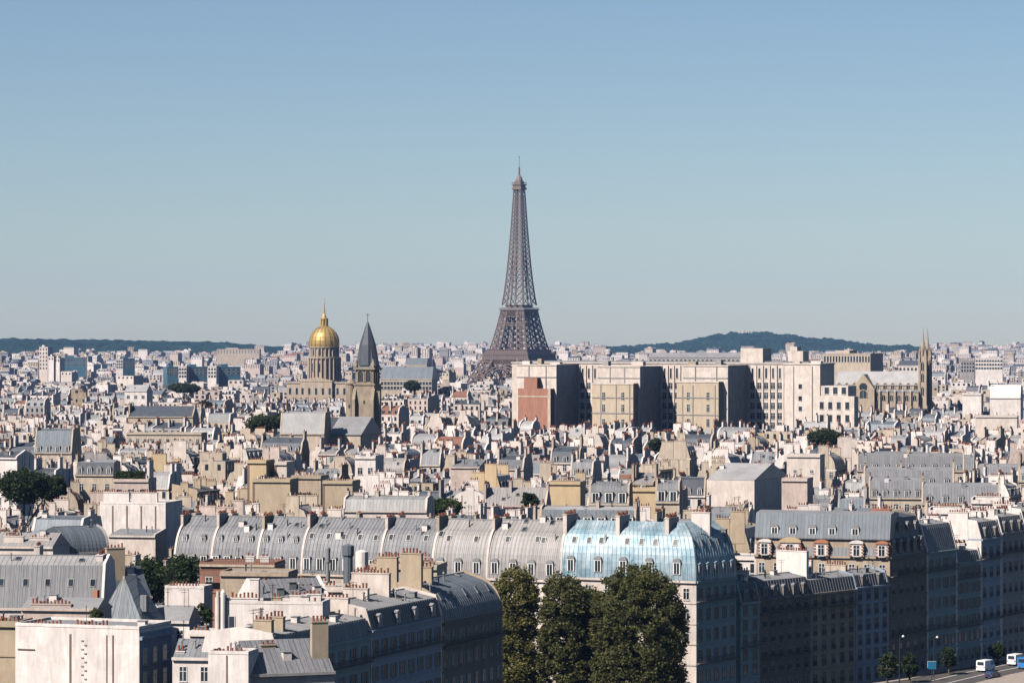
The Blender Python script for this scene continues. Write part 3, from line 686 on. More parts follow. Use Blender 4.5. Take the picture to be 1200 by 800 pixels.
# ------------------------------------------------------------------ twin-spired gothic church
def gothic():
    d = 2050.0; z0 = gz(d); zz = lambda py: Z(py, d) - z0; A, B = AB(979, 1078, d, -16); L = math.hypot(B[0] - A[0], B[1] - A[1])
    root = thing('gothic_church', 'gothic stone church with two thin openwork spires and long pale roof', 'church', (A[0], A[1], z0), R(-16))
    S = 'warm_stone'; m = MB(); m.box(0, L, 0, 16, -2, zz(451), S); m.build('nave_wall', root)
    m = MB(); m.extr([(-.5, zz(451)), (8, zz(435)), (16.5, zz(451))], .2, L, 'plain_pale_zinc'); m.build('nave_roof', root)
    m = MB(); m.box(0, L, -6, -.05, -2, zz(459), S); m.extr([(-6.3, zz(459) + .02), (-.06, zz(456)), (-.06, zz(459) + .02)], 0, L, 'plain_zinc'); m.build('aisle', root)
    def lancet(ww, h):
        b = MB(); b.poly([(-ww, 0, 0), (ww, 0, 0), (ww, 0, h * .7), (ww * .5, 0, h * .9), (0, 0, h), (-ww * .5, 0, h * .9), (-ww, 0, h * .7)], 'glass')
        q = [(-ww, -.1, 0), (-ww, -.1, h * .7), (-ww * .5, -.1, h * .9), (0, -.1, h), (ww * .5, -.1, h * .9), (ww, -.1, h * .7), (ww, -.1, 0)]
        for a, c in zip(q, q[1:]): b.bar(a, c, .4, S)
        b.bar((0, -.1, 0), (0, -.1, h * .9), .25, S); return b.mesh('lancet_window')
    lw = lancet(1.3, 4.0); n = 11
    for i in range(n):
        u = (i + .5) * L / n
        if abs(u - L * .36) > 6: inst('lancet_window', lw, root, (u, -.07, zz(456) + .2)); inst('lancet_window', lw, root, (u, -6.05, zz(469)))
        bt = cached('gbut', lambda: (lambda b: (b.extr([(-7.5, -2), (-7.5, zz(458)), (-6.2, zz(454)), (-6.1, -2)], -.5, .5, S), b.lathe([(.5, zz(455)), (.05, zz(450))], 4, S, 0, -6.6, R(45)), b.mesh('buttress'))[2])(MB()))
        inst('buttress', bt, root, (i * L / n, 0, 0))
    u = L * .36; m = MB(); m.box(u - 7, u + 7, -9, -6.1, -2, zz(456), S); m.add([(u - 7.4, -9.1, zz(456)), (u + 7.4, -9.1, zz(456)), (u, -9.1, zz(437.5)), (u - 7.4, -8, zz(456)), (u + 7.4, -8, zz(456)), (u, -8, zz(437.5))], [(0, 1, 2), (3, 5, 4), (0, 2, 5, 3), (1, 4, 5, 2)], 'tan_render'); m.build('transept_gable', root)
    m = MB(); m.add([(u - 7, -7.9, zz(456)), (u + 7, -7.9, zz(456)), (u, -7.9, zz(438)), (u - 7, 7, zz(456)), (u + 7, 7, zz(456)), (u, 7, zz(438))], [(0, 1, 2), (0, 2, 5, 3), (1, 4, 5, 2)], 'plain_zinc'); m.build('transept_roof', root)
    b = MB(); b.lathe([(2.6, 0), (2.6, .15)], 20, 'glass'); o = inst('rose_window', b.mesh('rose_window'), root, (u, -9.05, zz(453)), (R(90), 0, 0))
    inst('lancet_window', lancet(2.4, 5.5), root, (u, -9.08, zz(466)))
    for k, (ux, uy) in enumerate(((L + 2.0, -.5), (L + 3.2, 10.0))):
        m = MB(); q = 2.05; m.box(ux - q, ux + q, uy - q, uy + q, -2, zz(424), S)
        for sx in (-1, 1):
            for sy in (-1, 1): m.box(ux + sx * q - .55, ux + sx * q + .55, uy + sy * q - .55, uy + sy * q + .55, -2, zz(419), S)
        m.box(ux - q * .8, ux + q * .8, uy - q * .8, uy + q * .8, zz(423.9), zz(416), S); tw = m.build('spire_tower', root)
        for a, (rx, off) in enumerate(((0, (0, -q - .03)), (90, (q + .03, 0)))):
            for zy in (463, 447, 434): inst('lancet_window', lancet(1.25, 6.0), tw, (ux + off[0], uy + off[1], zz(zy)), (0, 0, R(rx)))
        m = MB(); m.lathe([(q * .86, zz(416)), (q * .62, zz(409)), (.3, zz(389.5)), (.12, zz(384.5))], 8, S, ux, uy)
        for t in range(8):
            an = R(45 * t); m.lathe([(.45, zz(416)), (.05, zz(405))], 4, S, ux + q * .95 * math.cos(an), uy + q * .95 * math.sin(an))
        m.build('spire', tw)
        m = MB()
        for sx in (-1, 1):
            for sy in (-1, 1): m.lathe([(.8, zz(419)), (.7, zz(417)), (.05, zz(408))], 4, S, ux + sx * q, uy + sy * q, R(45))
        m.build('pinnacle', tw)
    footprint((A[0] - 4, A[1] - 14), (B[0] + 12, B[1] - 14), 44); VIS.append((975, 1100, 466, d))
gothic()

# ------------------------------------------------------------------ big pale university block with projecting wings
def university():
    rz = -28; c, s = math.cos(R(rz)), math.sin(R(rz)); d0 = 1560.0; A = (X(600, d0), d0); z0 = gz(d0); root = thing('university_block', 'long pale modern institute with flat roof and projecting windowless wings', 'institute', (A[0], A[1], z0), R(rz))
    def u_for(px, v):               # distance along the front whose point (u, -v) is seen in photo column px
        k = (px - 600) / FPX; ax, ay = A[0] + s * v, A[1] - c * v
        return (k * ay - ax) / (c - k * s)
    def wz(py, u, v):
        return Z(py, A[1] + s * u - c * v) - z0
    W = 'pale_render'; u1 = u_for(962, 0)
    m = MB(); m.box(0, u1, 0, 16, -2, wz(426, 80, 0), W); m.box(-.4, u1 + .4, -.4, 16.4, wz(426, 80, 0) + .01, wz(424.6, 80, 0), W); m.build('main_wall', root)
    m = MB(); m.box(8, u1 - 8, 5, 13, wz(424.5, 80, 0), wz(423, 80, 0), 'plain_zinc'); m.box(u_for(872, -8), u_for(898, -8), 4, 14, wz(424.4, 80, 0), wz(408, 80, 0), W); m.box(u_for(926, -8), u_for(944, -8), 5, 12, wz(424.4, 80, 0), wz(411, 80, 0), W); m.box(u_for(928, -8), u_for(936, -8), 6, 11, wz(410.9, 80, 0), wz(406, 80, 0), W); m.build('rooftop_block', root)
    def bays(p0, p1, n):
        b0, b1 = u_for(p0, 0), u_for(p1, 0)
        for i in range(n + 1):
            uu = b0 + (b1 - b0) * i / n; m = MB(); m.box(uu - .45, uu + .45, -.6, -.01, 8, wz(428, uu, 0), W); m.build('pier', root)
        for i in range(n):
            uu = b0 + (b1 - b0) * (i + .5) / n; wd = (b1 - b0) / n
            inst('window', window_mesh(1.0, 4.6, 'bare'), root, (uu, -.02, wz(443, uu, 0)))
            for py in (455.5, 467, 479, 491, 502): inst('window', window_mesh(min(2.6, wd * .6), 2.9, 'plain'), root, (uu, -.02, wz(py, uu, 0)))
    bays(672, 701, 4); bays(768, 797, 4); bays(862, 918, 7)
    dep = 23.0
    def wing(p0, p1, pt, front, low=None, nm='wing'):
        a, b = u_for(p0, front), u_for(p1, front); m = MB(); t = wz(pt, a, front); m.box(a, b, -front, -.02, -2, t, W); m.box(a - .3, b + .3, -front - .3, -.03, t + .01, t + .5, W); wg = m.build(nm, root)
        if low:
            q0, q1, qy = low; f2 = front + 5; la, lb = u_for(q0, f2), u_for(q1, f2); m = MB(); tt = wz(qy, la, f2)
            m.box(la, lb, -f2, -front - .02, -2, tt, 'tan_brick'); m.box(la - .25, lb + .25, -f2 - .25, -front - .31, tt + .01, tt + .5, W)
            lw = m.build('lower_block', wg)
            for i in (.28, .75):
                for py in (468, 482, 499): inst('window', window_mesh(1.5, 3.4, 'plain'), wg, (la + (lb - la) * i, -f2 - .02, wz(py, la, f2)))
        return wg, a, b
    wing(606, 652, 428, dep); wing(700, 750, 430, dep, (694, 742, 450)); wing(800, 853, 429, dep, (793, 842, 448)); g, a, b = wing(919, 961, 427, dep * .6)
    for py in (455, 469, 481, 497): inst('window', window_mesh(1.7, 2.0, 'bare'), g, (a + (b - a) * .45, -dep * .6 - .02, wz(py, a, dep * .6)))
    for p, f in ((704, dep + 5), (738, dep + 5), (800, dep + 5), (812, dep + 5), (838, dep + 5), (722, dep + 5), (620, dep), (640, dep), (715, dep), (732, dep), (815, dep), (840, dep), (930, dep * .6), (952, dep * .6)):
        uu = u_for(p, f); m = MB(); zt = wz(451 if f > dep else 429, uu, f); m.box(uu - .16, uu + .16, -f - .32, -f - .02, 2, zt, random.Random(p).choice(('dim_grey_and_shade', 'mortar_line', 'grey_render'))); m.build('downpipe', root)
    for p0, p1, py, f in ((693, 743, 466, dep + 5), (693, 743, 484, dep + 5), (792, 843, 466, dep + 5), (792, 843, 486, dep + 5), (605, 652, 442, dep), (700, 751, 443, dep), (800, 853, 443, dep)):
        ua, ub = u_for(p0, f), u_for(p1, f); zt = wz(py, ua, f); m = MB(); m.box(ua + .1, ub - .1, -f - .28, -f - .015, zt, zt + .35, 'grey_render'); m.build('ledge', root)
    for p, f, wd, hh in ((612, 8, 4, 3), (630, 12, 2, 5), (645, 4, 5, 2), (668, -6, 5, 3), (690, -7, 3, 4), (706, 10, 3, 3), (740, 6, 6, 2.5), (780, -7, 4, 3), (806, 12, 4, 2.5), (838, 5, 3, 4), (912, -6, 3, 3), (930, 3, 3, 2.5), (950, 6, 5, 3)):
        uu = u_for(p, f); m = MB(); zt = wz(427, uu, f); m.box(uu, uu + wd, -f, -f + 3, zt - .5, zt + hh * .55, random.Random(p).choice(('pale_render', 'white_render', 'grey_render', 'tan_render'))); m.build('roof_hut', root)
    # brick block before the first wing, low bright block before the last
    f = dep + 4; a, b = u_for(607, f), u_for(645, f); m = MB(); t = wz(455, a, f); m.box(a, b, -f, -dep - .02, -2, t, 'brick'); m.box(a + 3, a + 10, -f + .3, -dep - .03, t + .01, t + 5, 'brick')
    m.box(a - .2, b + .2, -f - .15, -f + .2, t - 4, t - 3.4, 'cream_stone'); m.box(b - 1.4, b + .05, -f - .1, -f + .2, -2, t, 'cream_stone'); m.build('brick_block', root)
    f = dep * .6 + 9; a, b = u_for(957, f), u_for(1001, f); m = MB(); t = wz(452, a, f); m.box(a, b - 5, -f + 5, -dep * .6 + 6, -2, t, W); t2 = wz(464, a, f); m.box(a, b, -f, -f + 4.98, -2, t2, W); bl = m.build('annexe', root)
    for i in range(4):
        for py in (479, 494): inst('window', window_mesh(2.0, 3.2, 'bare'), bl, (a + (b - a) * (i + .6) / 4.4, -f - .02, wz(py, a, f)))
        if i < 3: inst('window', window_mesh(2.2, 3.0, 'bare'), bl, (a + (b - a) * (i + .7) / 4.4, -f + 4.98, wz(461.5, a, f)))
    f = dep + 5
    for q in range(0, 160, 20): footprint((A[0] + c * q + s * (f + 3), A[1] + s * q - c * (f + 3)), (A[0] + c * (q + 20) + s * (f + 3), A[1] + s * (q + 20) - c * (f + 3)), f + 24)
    VIS.append((598, 1002, 497, 1420))
university()

# ------------------------------------------------------------------ other large buildings far off
def block(name, label, cat, px0, px1, py, d, D, rz, wall, nx, rows, see, rm='plain_zinc', roofh=0, ww=2.0, wh=2.2, style='bare', step=None, group=None):
    A, B = AB(px0, px1, d, rz); L = math.hypot(B[0] - A[0], B[1] - A[1]); z0 = gz(d); h = Z(py, d) - z0
    root = thing(name, label, cat, (A[0], A[1], z0), R(rz), group)
    m = MB(); m.box(0, L, 0, D, -2, h, wall); m.box(-.3, L + .3, -.3, D + .3, h + .01, h + .7, wall); m.build('wall', root)
    m = MB()
    if roofh: m.extr([(-.2, h + .72), (D * .25, h + roofh), (D * .75, h + roofh), (D + .2, h + .72)], -.2, L + .2, rm)
    else: m.box(L * .2, L * .5, D * .2, D * .8, h + .72, h + 3.2, wall); m.box(.5, L - .5, .5, D - .5, h + .705, h + .8, rm)
    m.build('roof', root)
    st = step or 3.6
    for j in range(rows):
        for i in range(nx): inst('window', window_mesh(ww, wh, style), root, ((i + .5) * L / nx, -.03, h - 2.2 - wh - j * st + .8))
    footprint(A, B, D); VIS.append((px0, px1, see, d))
    return root
block('tower_block', 'tallest narrow pale concrete tower block at the far left', 'tower block', 46, 56, 407, 4300, 14, -20, 'pale_render', 3, 6, 434, step=5)
block('tower_block', 'lower bright white tower beside the tallest far left tower block', 'tower block', 56.5, 63, 418, 4250, 14, -20, 'white_render', 2, 1, 435)
block('tower_block', 'second low white tower against the blue glass office at far left', 'tower block', 64, 70, 420, 4250, 14, -20, 'white_render', 2, 1, 435)
block('office_building', 'wide blue glass office slab beside white towers at far left', 'office', 71, 100, 419.5, 4300, 18, 0, 'glass_blue', 8, 3, 434, ww=3, wh=1.6)
block('office_building', 'blue glass office with a bright white end wall, left of the gilded dome', 'office', 144, 158, 420.5, 4000, 20, 25, 'glass_blue', 4, 3, 437)
block('apartment_slab', 'pale end slab left of the first dark glass office range', 'apartment block', 136, 144, 421, 4000, 25, 0, 'white_render', 3, 3, 438)
for i, (a, b, lab) in enumerate(((196, 209, 'shortest dark blue glass range in the row left of the gilded dome'), (219, 243, 'middle dark blue glass range in the row left of the gilded dome'), (254, 282, 'long dark blue glass range nearest the gilded dome'))):
    block('glass_range', lab, 'office', a, b, 430.5, 3300, 20, 18, 'glass_blue', 5, 2, 443, ww=3, wh=2, group='dark glass office ranges')
for i, (a, b, lab) in enumerate(((209.5, 218.5, 'pale slab between the two shorter dark glass ranges'), (243.5, 253.5, 'pale slab beside the longest dark glass range'))):
    block('apartment_slab', lab, 'apartment block', a, b, 429.5, 3290, 14, -8, 'white_render', 3, 3, 444, group='pale slabs among the glass ranges')
block('apartment_slab', 'long beige apartment slab on the slope below the left ridge', 'apartment block', 254, 304, 409.3, 6500, 18, -6, 'cream_stone', 14, 2, 414)
block('slate_roofed_palace', 'long building with a broad blue-grey roof right of the pointed church spire', 'palace', 446, 506, 445, 2500, 26, -8, 'cream_stone', 16, 2, 450, rm='blue_zinc', roofh=10)
block('slate_roofed_palace', 'palace with dark mansard pavilion roof behind the blue-grey roof', 'palace', 476, 500, 428, 3100, 22, -8, 'cream_stone', 8, 1, 432, rm='blue_zinc', roofh=7)
block('tower_block', 'left of two pale high-rises on the horizon right of the pointed spire', 'tower block', 482, 489, 407.5, 6000, 16, -20, 'pale_render', 3, 4, 415)
block('tower_block', 'right of two pale high-rises on the horizon right of the pointed spire', 'tower block', 494, 503, 408.5, 6000, 16, -20, 'pale_render', 3, 4, 415)
block('colonnaded_palace', 'long stone building with column rows behind the university block roof', 'palace', 965, 1020, 415, 2700, 26, -30, 'cream_stone', 16, 1, 428, ww=1.6, wh=5)
block('colonnaded_palace', 'low grey roofed range behind the university block right of the iron tower', 'palace', 760, 872, 419, 2600, 20, -12, 'grey_render', 22, 1, 424, roofh=4)
block('stone_mansion', 'stone mansion with dark roof just left of the twin spires', 'mansion', 1053, 1080, 429, 2900, 20, -18, 'pale_render', 6, 2, 436, rm='slate', roofh=5)
block('apartment_slab', 'white gridded apartment slab right of the twin spires', 'apartment block', 1143, 1175, 420, 3200, 16, -10, 'white_render', 10, 3, 436, ww=2, wh=1.8)
block('apartment_slab', 'narrow grey apartment slab directly right of the twin spires', 'apartment block', 1126, 1142, 423, 3300, 16, -10, 'grey_render', 5, 3, 436)
block('hilltop_fort', 'pale fort on the top of the wooded hill', 'fort', 866, 878, 388.5, 11100, 40, -10, 'pale_render', 3, 1, 391, ww=4, wh=4)
# ------------------------------------------------------------------ the terrace of curved zinc roofs across the middle, ending in the blue-roofed corner house
G1 = 'zinc roofed terrace across the middle'
TL, TR = (X(203, 662), 662.0), (X(816, 613), 613.0)        # ends of the terrace's front line
def tpt(px):
    k = (px - 600) / FPX; dx, dy = TR[0] - TL[0], TR[1] - TL[1]; t = (k * TL[1] - TL[0]) / (dx - k * dy); return (TL[0] + t * dx, TL[1] + t * dy)
row = [(203, 246, 'zinc', 'first grey zinc roofed house from the left in the terrace, beside dark green trees', 3, 2),
       (246, 300, 'zinc', 'grey curved zinc roof with small round topped dormers, second house of the terrace', 4, 3),
       (300, 352, 'zinc', 'grey curved zinc roof left of a bluish party wall in the terrace', 3, 3),
       (352, 444, 'zinc', 'wide curved zinc roof with five skylights in the terrace', 6, 0),
       (444, 505, 'zinc', 'curved zinc roof right of the five skylight roof, behind red chimney pots', 4, 0),
       (505, 569, 'warm_zinc', 'paler curved zinc roof with two skylights left of the narrow chimney stack', 3, 0),
       (569, 655, 'warm_zinc', 'paler curved zinc roof touching the blue roofed corner house', 4, 0)]
for i, (a, b, rm, lab, nd, rd) in enumerate(row):
    A, B = tpt(a), tpt(b); ez = Z(668 + (a - 203) * .025, A[1]); L = math.hypot(B[0] - A[0], B[1] - A[1]); top = Z(604 + (a - 203) * .012, A[1] + 6)
    house('terrace_house', lab, A, B, 12.5, ez, wall='cream_stone' if i < 5 else 'pale_render', roof=('curved', (top - ez) * .86, (top - ez) * .14), rm=rm, floors=6, vis=3, bays=nd, win='plain', gl=True, gr=False, flues=0,
          gmat='pale_render', chim=[(.22, 4.6, .6, 3.0 + i % 3 * .5, top + .2 + i % 2 * .4, 1, ('pinkish_render', 'pale_render', 'tan_render')[i % 3]), (.2, 9.3, .6, 2.6, top + .3, 1)] + ([(L * .55, 7.0, .6, 1.6, top + .9, 1, 'tan_render')] if i % 2 else []), dorm=0, sky=(0, 0, 0, 5, 3, 2, 2)[i], sz=.62, ribs=.8, group=G1, fine=True, clutter=3 + i % 4 * 2)
    rt, _, _, _, _ = INFO[-1]; hp = half_profile('curved', 12.5, ez, (top - ez) * .86, (top - ez) * .14)
    for j in range(nd):     # tall attic windows low on the roof, small round-topped dormers above
        zb = ez + .9; y, _a = at_height(hp, zb)
        inst('attic_window', dormer_mesh(1.5, 2.4, 1.4, 'zinc' if rm == 'zinc' else 'white'), rt, ((j + .5) * L / nd, y - .12, zb))
    for j in range(rd):
        zb = ez + (top - ez) * .56; y, _a = at_height(hp, zb); inst('dormer', dormer_mesh(1.0, 1.0, 1.8, 'white'), rt, ((j + .5) * L / rd, y - .2, zb))
VIS.append((200, 860, 690, 613))

def mitre_roof(root, A, B, C, D, ez, a, b):
    hp = [(y, z + .07) for y, z in half_profile('curved', D, ez, a, b)]; hp = hp + [(D - .5, hp[-1][1] - .3), (D, ez)]
    inv = (Matrix.Translation(root.location) @ Matrix.Rotation(root.rotation_euler.z, 4, 'Z')).inverted()
    def nrm(p, q): v = Vector((q[0] - p[0], q[1] - p[1])); v.normalize(); return Vector((-v.y, v.x))
    n1, n2 = nrm(A, B), nrm(B, C); nm = (n1 + n2) / (1 + n1.dot(n2))
    def P(base, n, y, z): q = inv @ Vector((base[0] + n.x * y, base[1] + n.y * y, root.location.z + z)); return tuple(q)
    m = MB()
    for s0, d0, s1, d1 in ((A, n1, B, nm), (B, nm, C, n2)):
        for (y0, z0), (y1, z1) in zip(hp, hp[1:]):
            m.add([P(s0, d0, y0, z0), P(s1, d1, y0, z0), P(s1, d1, y1, z1), P(s0, d0, y1, z1)], [(0, 1, 2, 3)], 'blue_metal')
        L = math.hypot(s1[0] - s0[0], s1[1] - s0[1]); n = int(L / .9)
        for i in range(n + 1):
            t = i / n; base = (s0[0] + (s1[0] - s0[0]) * t, s0[1] + (s1[1] - s0[1]) * t); dd = d0 + (d1 - d0) * t
            for (y0, z0), (y1, z1) in zip(hp[:10], hp[1:10]): m.bar(P(base, dd, y0, z0), P(base, dd, y1, z1), .08 if 0 < i < n else .2, 'blue_metal', .12)
    m.add([P(C, n2, y, z) for y, z in hp], [range(len(hp))], 'blue_metal'); m.add([P(A, n1, y, z) for y, z in hp], [range(len(hp))], 'pale_render')
    m.build('roof', root)
def blue_corner():
    A, B = tpt(655.5), TR; ez, top = Z(681, 613), Z(611.5, 622); a, b = (top - ez) * .9, (top - ez) * .1; L = math.hypot(B[0] - A[0], B[1] - A[1])
    root = house('blue_roofed_house', 'corner house under a big rounded turquoise blue metal roof behind the trees', A, B, 11, ez, wall='pale_render', roof=('curved', a, b), rm='blue_metal', floors=6, vis=3, bays=7, gl=True, gr=False, flues=0, ribs=.9, fine=True, cat='house', group=None, noroof=True,
                 chim=[(.3, 4.5, .8, 5.2, top + 1.1, 1, 'pale_render'), (L * .40, 4.5, .8, 5.0, top + 1.1, 1, 'pale_render'), (L * .755, 4.8, .8, 5.0, top + .9, 1, 'pale_render'), (L - 2.4, 8.5, 3.8, .8, top + 1.8, 1, 'white_render')], sky=0)
    hp = half_profile('curved', 11, ez, a, b)
    for u in (.09, .20, .29, .48, .585, .685, .83):
        zb = ez + .60 * (top - ez); y, an = at_height(hp, zb); inst('skylight', skylight_mesh(), root, (u * L, y, zb + .1), (an, 0, 0))
    for u in (.085, .285, .47, .66, .86):
        zb = ez + 1.2; y, an = at_height(hp, zb); inst('attic_window', dormer_mesh(1.5, 2.4, 1.5, 'white'), root, (u * L, y - .15, zb))
    # corner wing along the quay, its shade put into wall and frame colours
    C = (43.2, 624.6); house('', '', B, C, 11, ez - .02, root=root, wall='teal_shade_render', roof=('curved', a - .15, b - .1), rm='blue_metal', floors=6, vis=6, bays=5, win='plain', gl=False, gr=False, flues=0, ribs=.9, fine=True, chim=[], bal=(5, 2), gmat='pale_render', noroof=True, fm='dim_grey_and_shade')
    mitre_roof(root, A, B, C, 11, ez, a, b)
    inv = (Matrix.Translation(root.location) @ Matrix.Rotation(root.rotation_euler.z, 4, 'Z')).inverted(); d = math.atan2(C[1] - B[1], C[0] - B[0]); LL = math.hypot(C[0] - B[0], C[1] - B[1])
    for j in range(5):
        for zb, kind in ((ez + .9, 'a'), (ez + .60 * (top - ez), 's')):
            y, an = at_height(hp, zb); u = (j + .5) * LL / 5; p = inv @ Vector((B[0] + math.cos(d) * u - math.sin(d) * (y - .1), B[1] + math.sin(d) * u + math.cos(d) * (y - .1), zb + root.location.z * 0))
            if kind == 'a': inst('attic_window', dormer_mesh(1.3, 2.2, 1.3, 'blue'), root, p, (0, 0, d - root.rotation_euler.z))
            else: inst('skylight', skylight_mesh(), root, p).rotation_euler = (Matrix.Rotation(d - root.rotation_euler.z, 3, 'Z') @ Matrix.Rotation(an, 3, 'X')).to_euler()
blue_corner()

# ------------------------------------------------------------------ shaded fronts along the quay on the right
GQ = 'tall shaded fronts along the quay'
def on(p, q, t): return (p[0] + (q[0] - p[0]) * t, p[1] + (q[1] - p[1]) * t)
eA = Z(706, 626)
house('quay_house', 'narrow bluish front in shade directly right of the blue roofed corner house', on(QA, QB, .015), on(QA, QB, .135), 10, eA, wall='teal_shade_render', roof=('steep', 3.4, .8), rm='slate', rm2='plain_zinc', floors=6, vis=6, bays=2, win='bare', dorm=2, dst='dark', gl=True, gr=True, chim=[], bal=(3,), group=GQ, ribs=.9, clutter=6, fine=True, fm='dim_grey_and_shade')
house('quay_house', 'dark grey quay front with slate dormers below the white chimney wall', on(QA, QB, .137), on(QA, QB, .46), 10, eA + .3, wall='dark_and_shade_stone', roof=('steep', 3.4, .7), rm='slate', rm2='plain_zinc', floors=6, vis=6, bays=6, win='rail', dorm=5, dst='dark', gl=True, gr=False, chim=[(1.0, 6, .7, 5, eA + 5.6, 1, 'white_render')], bal=(5, 2), group=GQ, ribs=.9, clutter=6, fine=True, fm='dim_grey_and_shade')
house('quay_house', 'brownish quay front under a big sunlit white party wall', on(QA, QB, .463), on(QA, QB, .765), 9, eA + .4, wall='old_stone', roof=('steep', 2.6, .7), rm='slate', rm2='plain_zinc', floors=6, vis=6, bays=5, win='rail', gl=False, gr=False, chim=[(1.2, 5.2, .8, 7.4, eA + 8.6, 1, 'white_render'), (5.6, 6, .7, 5, eA + 6.5, 1, 'white_render')], bal=(5,), group=GQ, ribs=.9, clutter=6, fine=True, fm='dim_grey_and_shade')
house('quay_house', 'blue-grey quay front with rows of small balconies left of a dark gap', on(QA, QB, .768), on(QA, QB, .995), 9, eA + .7, wall='blue_and_shade_render', roof=('steep', 2.4, .7), rm='slate', rm2='plain_zinc', floors=6, vis=6, bays=4, win='rail', gl=True, gr=True, dorm=2, dst='dark', chim=[(.3, 5, .6, 5, eA + 5.0, 1, 'cream_stone')], group=GQ, ribs=.9, clutter=6, fine=True, fm='dim_grey_and_shade')
VIS.append((860, 1048, 800, 600))

def mansion():                       # brick and stone corner house with round dormers
    eB = Z(653, 665); A = AB(884, 1018, 674, -4)[0]; P = (77.6, 666.0)
    root = house('brick_and_stone_mansion', 'large corner house with grey mansard, round white dormers and red striped arches', A, P, 12, eB, wall='warm_stone', roof=('steep', 3.4, .1), rm='zinc', rm2='zinc', floors=6, vis=1, bays=0, gl=True, gr=False, flues=0, gmat='pale_render', chim=[], group=None, fine=True)
    L = math.hypot(P[0] - A[0], P[1] - A[1]); z1 = Z(632, 668)
    inst_m = MB(); zt = Z(602.5, 668); inst_m.extr([(.5, eB), (.5, z1), (.0, z1), (.0, z1 + .25), (1.5, zt), (6, zt + .4), (11, zt), (11.5, eB)], .06, L, ['warm_stone', 'zinc', 'zinc', 'blue_zinc', 'plain_zinc', 'plain_zinc', 'zinc', 'zinc'], 'zinc'); inst_m.build('upper_roof', root)
    for i, (u, wd, c) in enumerate(((.08, 2.6, 0), (.27, 4.2, 1), (.5, 2.8, 2), (.76, 2.6, 0), (.945, 2.4, 2))):
        m = MB(); h = z1 - eB - .9; m.box(-wd / 2, wd / 2, -.7, 1.5, 0, h, 'white_render')
        for k in range(4):
            for sx in (-1, 1): m.box(sx * wd / 2 - .28, sx * wd / 2 + .28, -.8, -.701, h * k / 4, h * (k + .5) / 4, 'brick')
        n = 8; arc = [(wd / 2 * 1.15 * math.cos(math.pi * q / n), h + wd * .26 * math.sin(math.pi * q / n)) for q in range(n + 1)]; mm = len(arc)
        m.add([(x, -.95, z + .01) for x, z in arc] + [(x, 1.5, z + .01) for x, z in arc], [(q, (q + 1) % mm, mm + (q + 1) % mm, mm + q) for q in range(mm)] + [list(range(mm)), list(range(mm, 2 * mm))[::-1]], ('white_render', 'yellow_render', 'orange_paint')[c])
        dn = m.build('attic_window_bay', root, (u * L, 0, eB + .1)); inst('window', window_mesh(1.2, h - .5, 'plain'), dn, (0, -.71, .15))
    for u in (.15, .285, .43, .575, .745):
        inst('round_dormer', dormer_mesh(1.5, 1.5, 1.6, 'white'), root, (u * L, .15, z1 + .9))
    # quay wing, its shade put into darker wall and frame colours
    house('', '', P, on(P, QC, .97), 12, eB - .03, root=root, noroof=True, clutter=0, wall='dark_and_shade_stone', roof=('steep', 7.6, .6), rm='slate', rm2='slate', floors=6, vis=6, bays=5, win='rail', fm='dim_grey_and_shade', gl=False, gr=True, dorm=5, dst='dark', dw=1.8, dh=2.4, dz=.5, chim=[(9, 6, .8, 4.5, Z(596, 680), 1, 'brick')], bal=(5, 2), fine=True)
    d = math.atan2(QC[1] - P[1], QC[0] - P[0]) - root.rotation_euler.z
    inv = (Matrix.Translation(root.location) @ Matrix.Rotation(root.rotation_euler.z, 4, 'Z')).inverted(); LL = math.hypot(QC[0] - P[0], QC[1] - P[1])
    wr = MB(); LW = LL * .97; pr = [(y, z + .07) for y, z in full_profile('steep', 12, eB, 7.6, .6)]; c_, s_ = math.cos(d), math.sin(d); p0 = inv @ Vector((P[0], P[1], 0))
    tr = lambda x, y, z: (p0.x + c_ * x - s_ * y, p0.y + s_ * x + c_ * y, z)
    ring0 = [tr(y * .95, y, z) for y, z in pr[:3]] + [tr(6, 11, z) for y, z in pr[3:]]; ring1 = [tr(LW - .1, y, z) for y, z in pr]; k_ = len(pr)
    wr.add(ring0 + ring1, [(i, i + 1, k_ + i + 1, k_ + i) for i in range(k_ - 1)] + [range(k_), range(k_, 2 * k_)], 'slate'); wr.build('quay_roof', root)
    for t in (.18, .42, .66, .88):
        q = on(P, QC, t); v = inv @ Vector((q[0], q[1], 0)); inst('round_dormer', dormer_mesh(1.7, 1.7, 2.0, 'dark'), root, (v.x - math.sin(d) * 1.3, v.y + math.cos(d) * 1.3, eB + 4.4), (0, 0, d))
    VIS.append((880, 1090, 700, 660))
mansion()
eC = Z(648, 683)
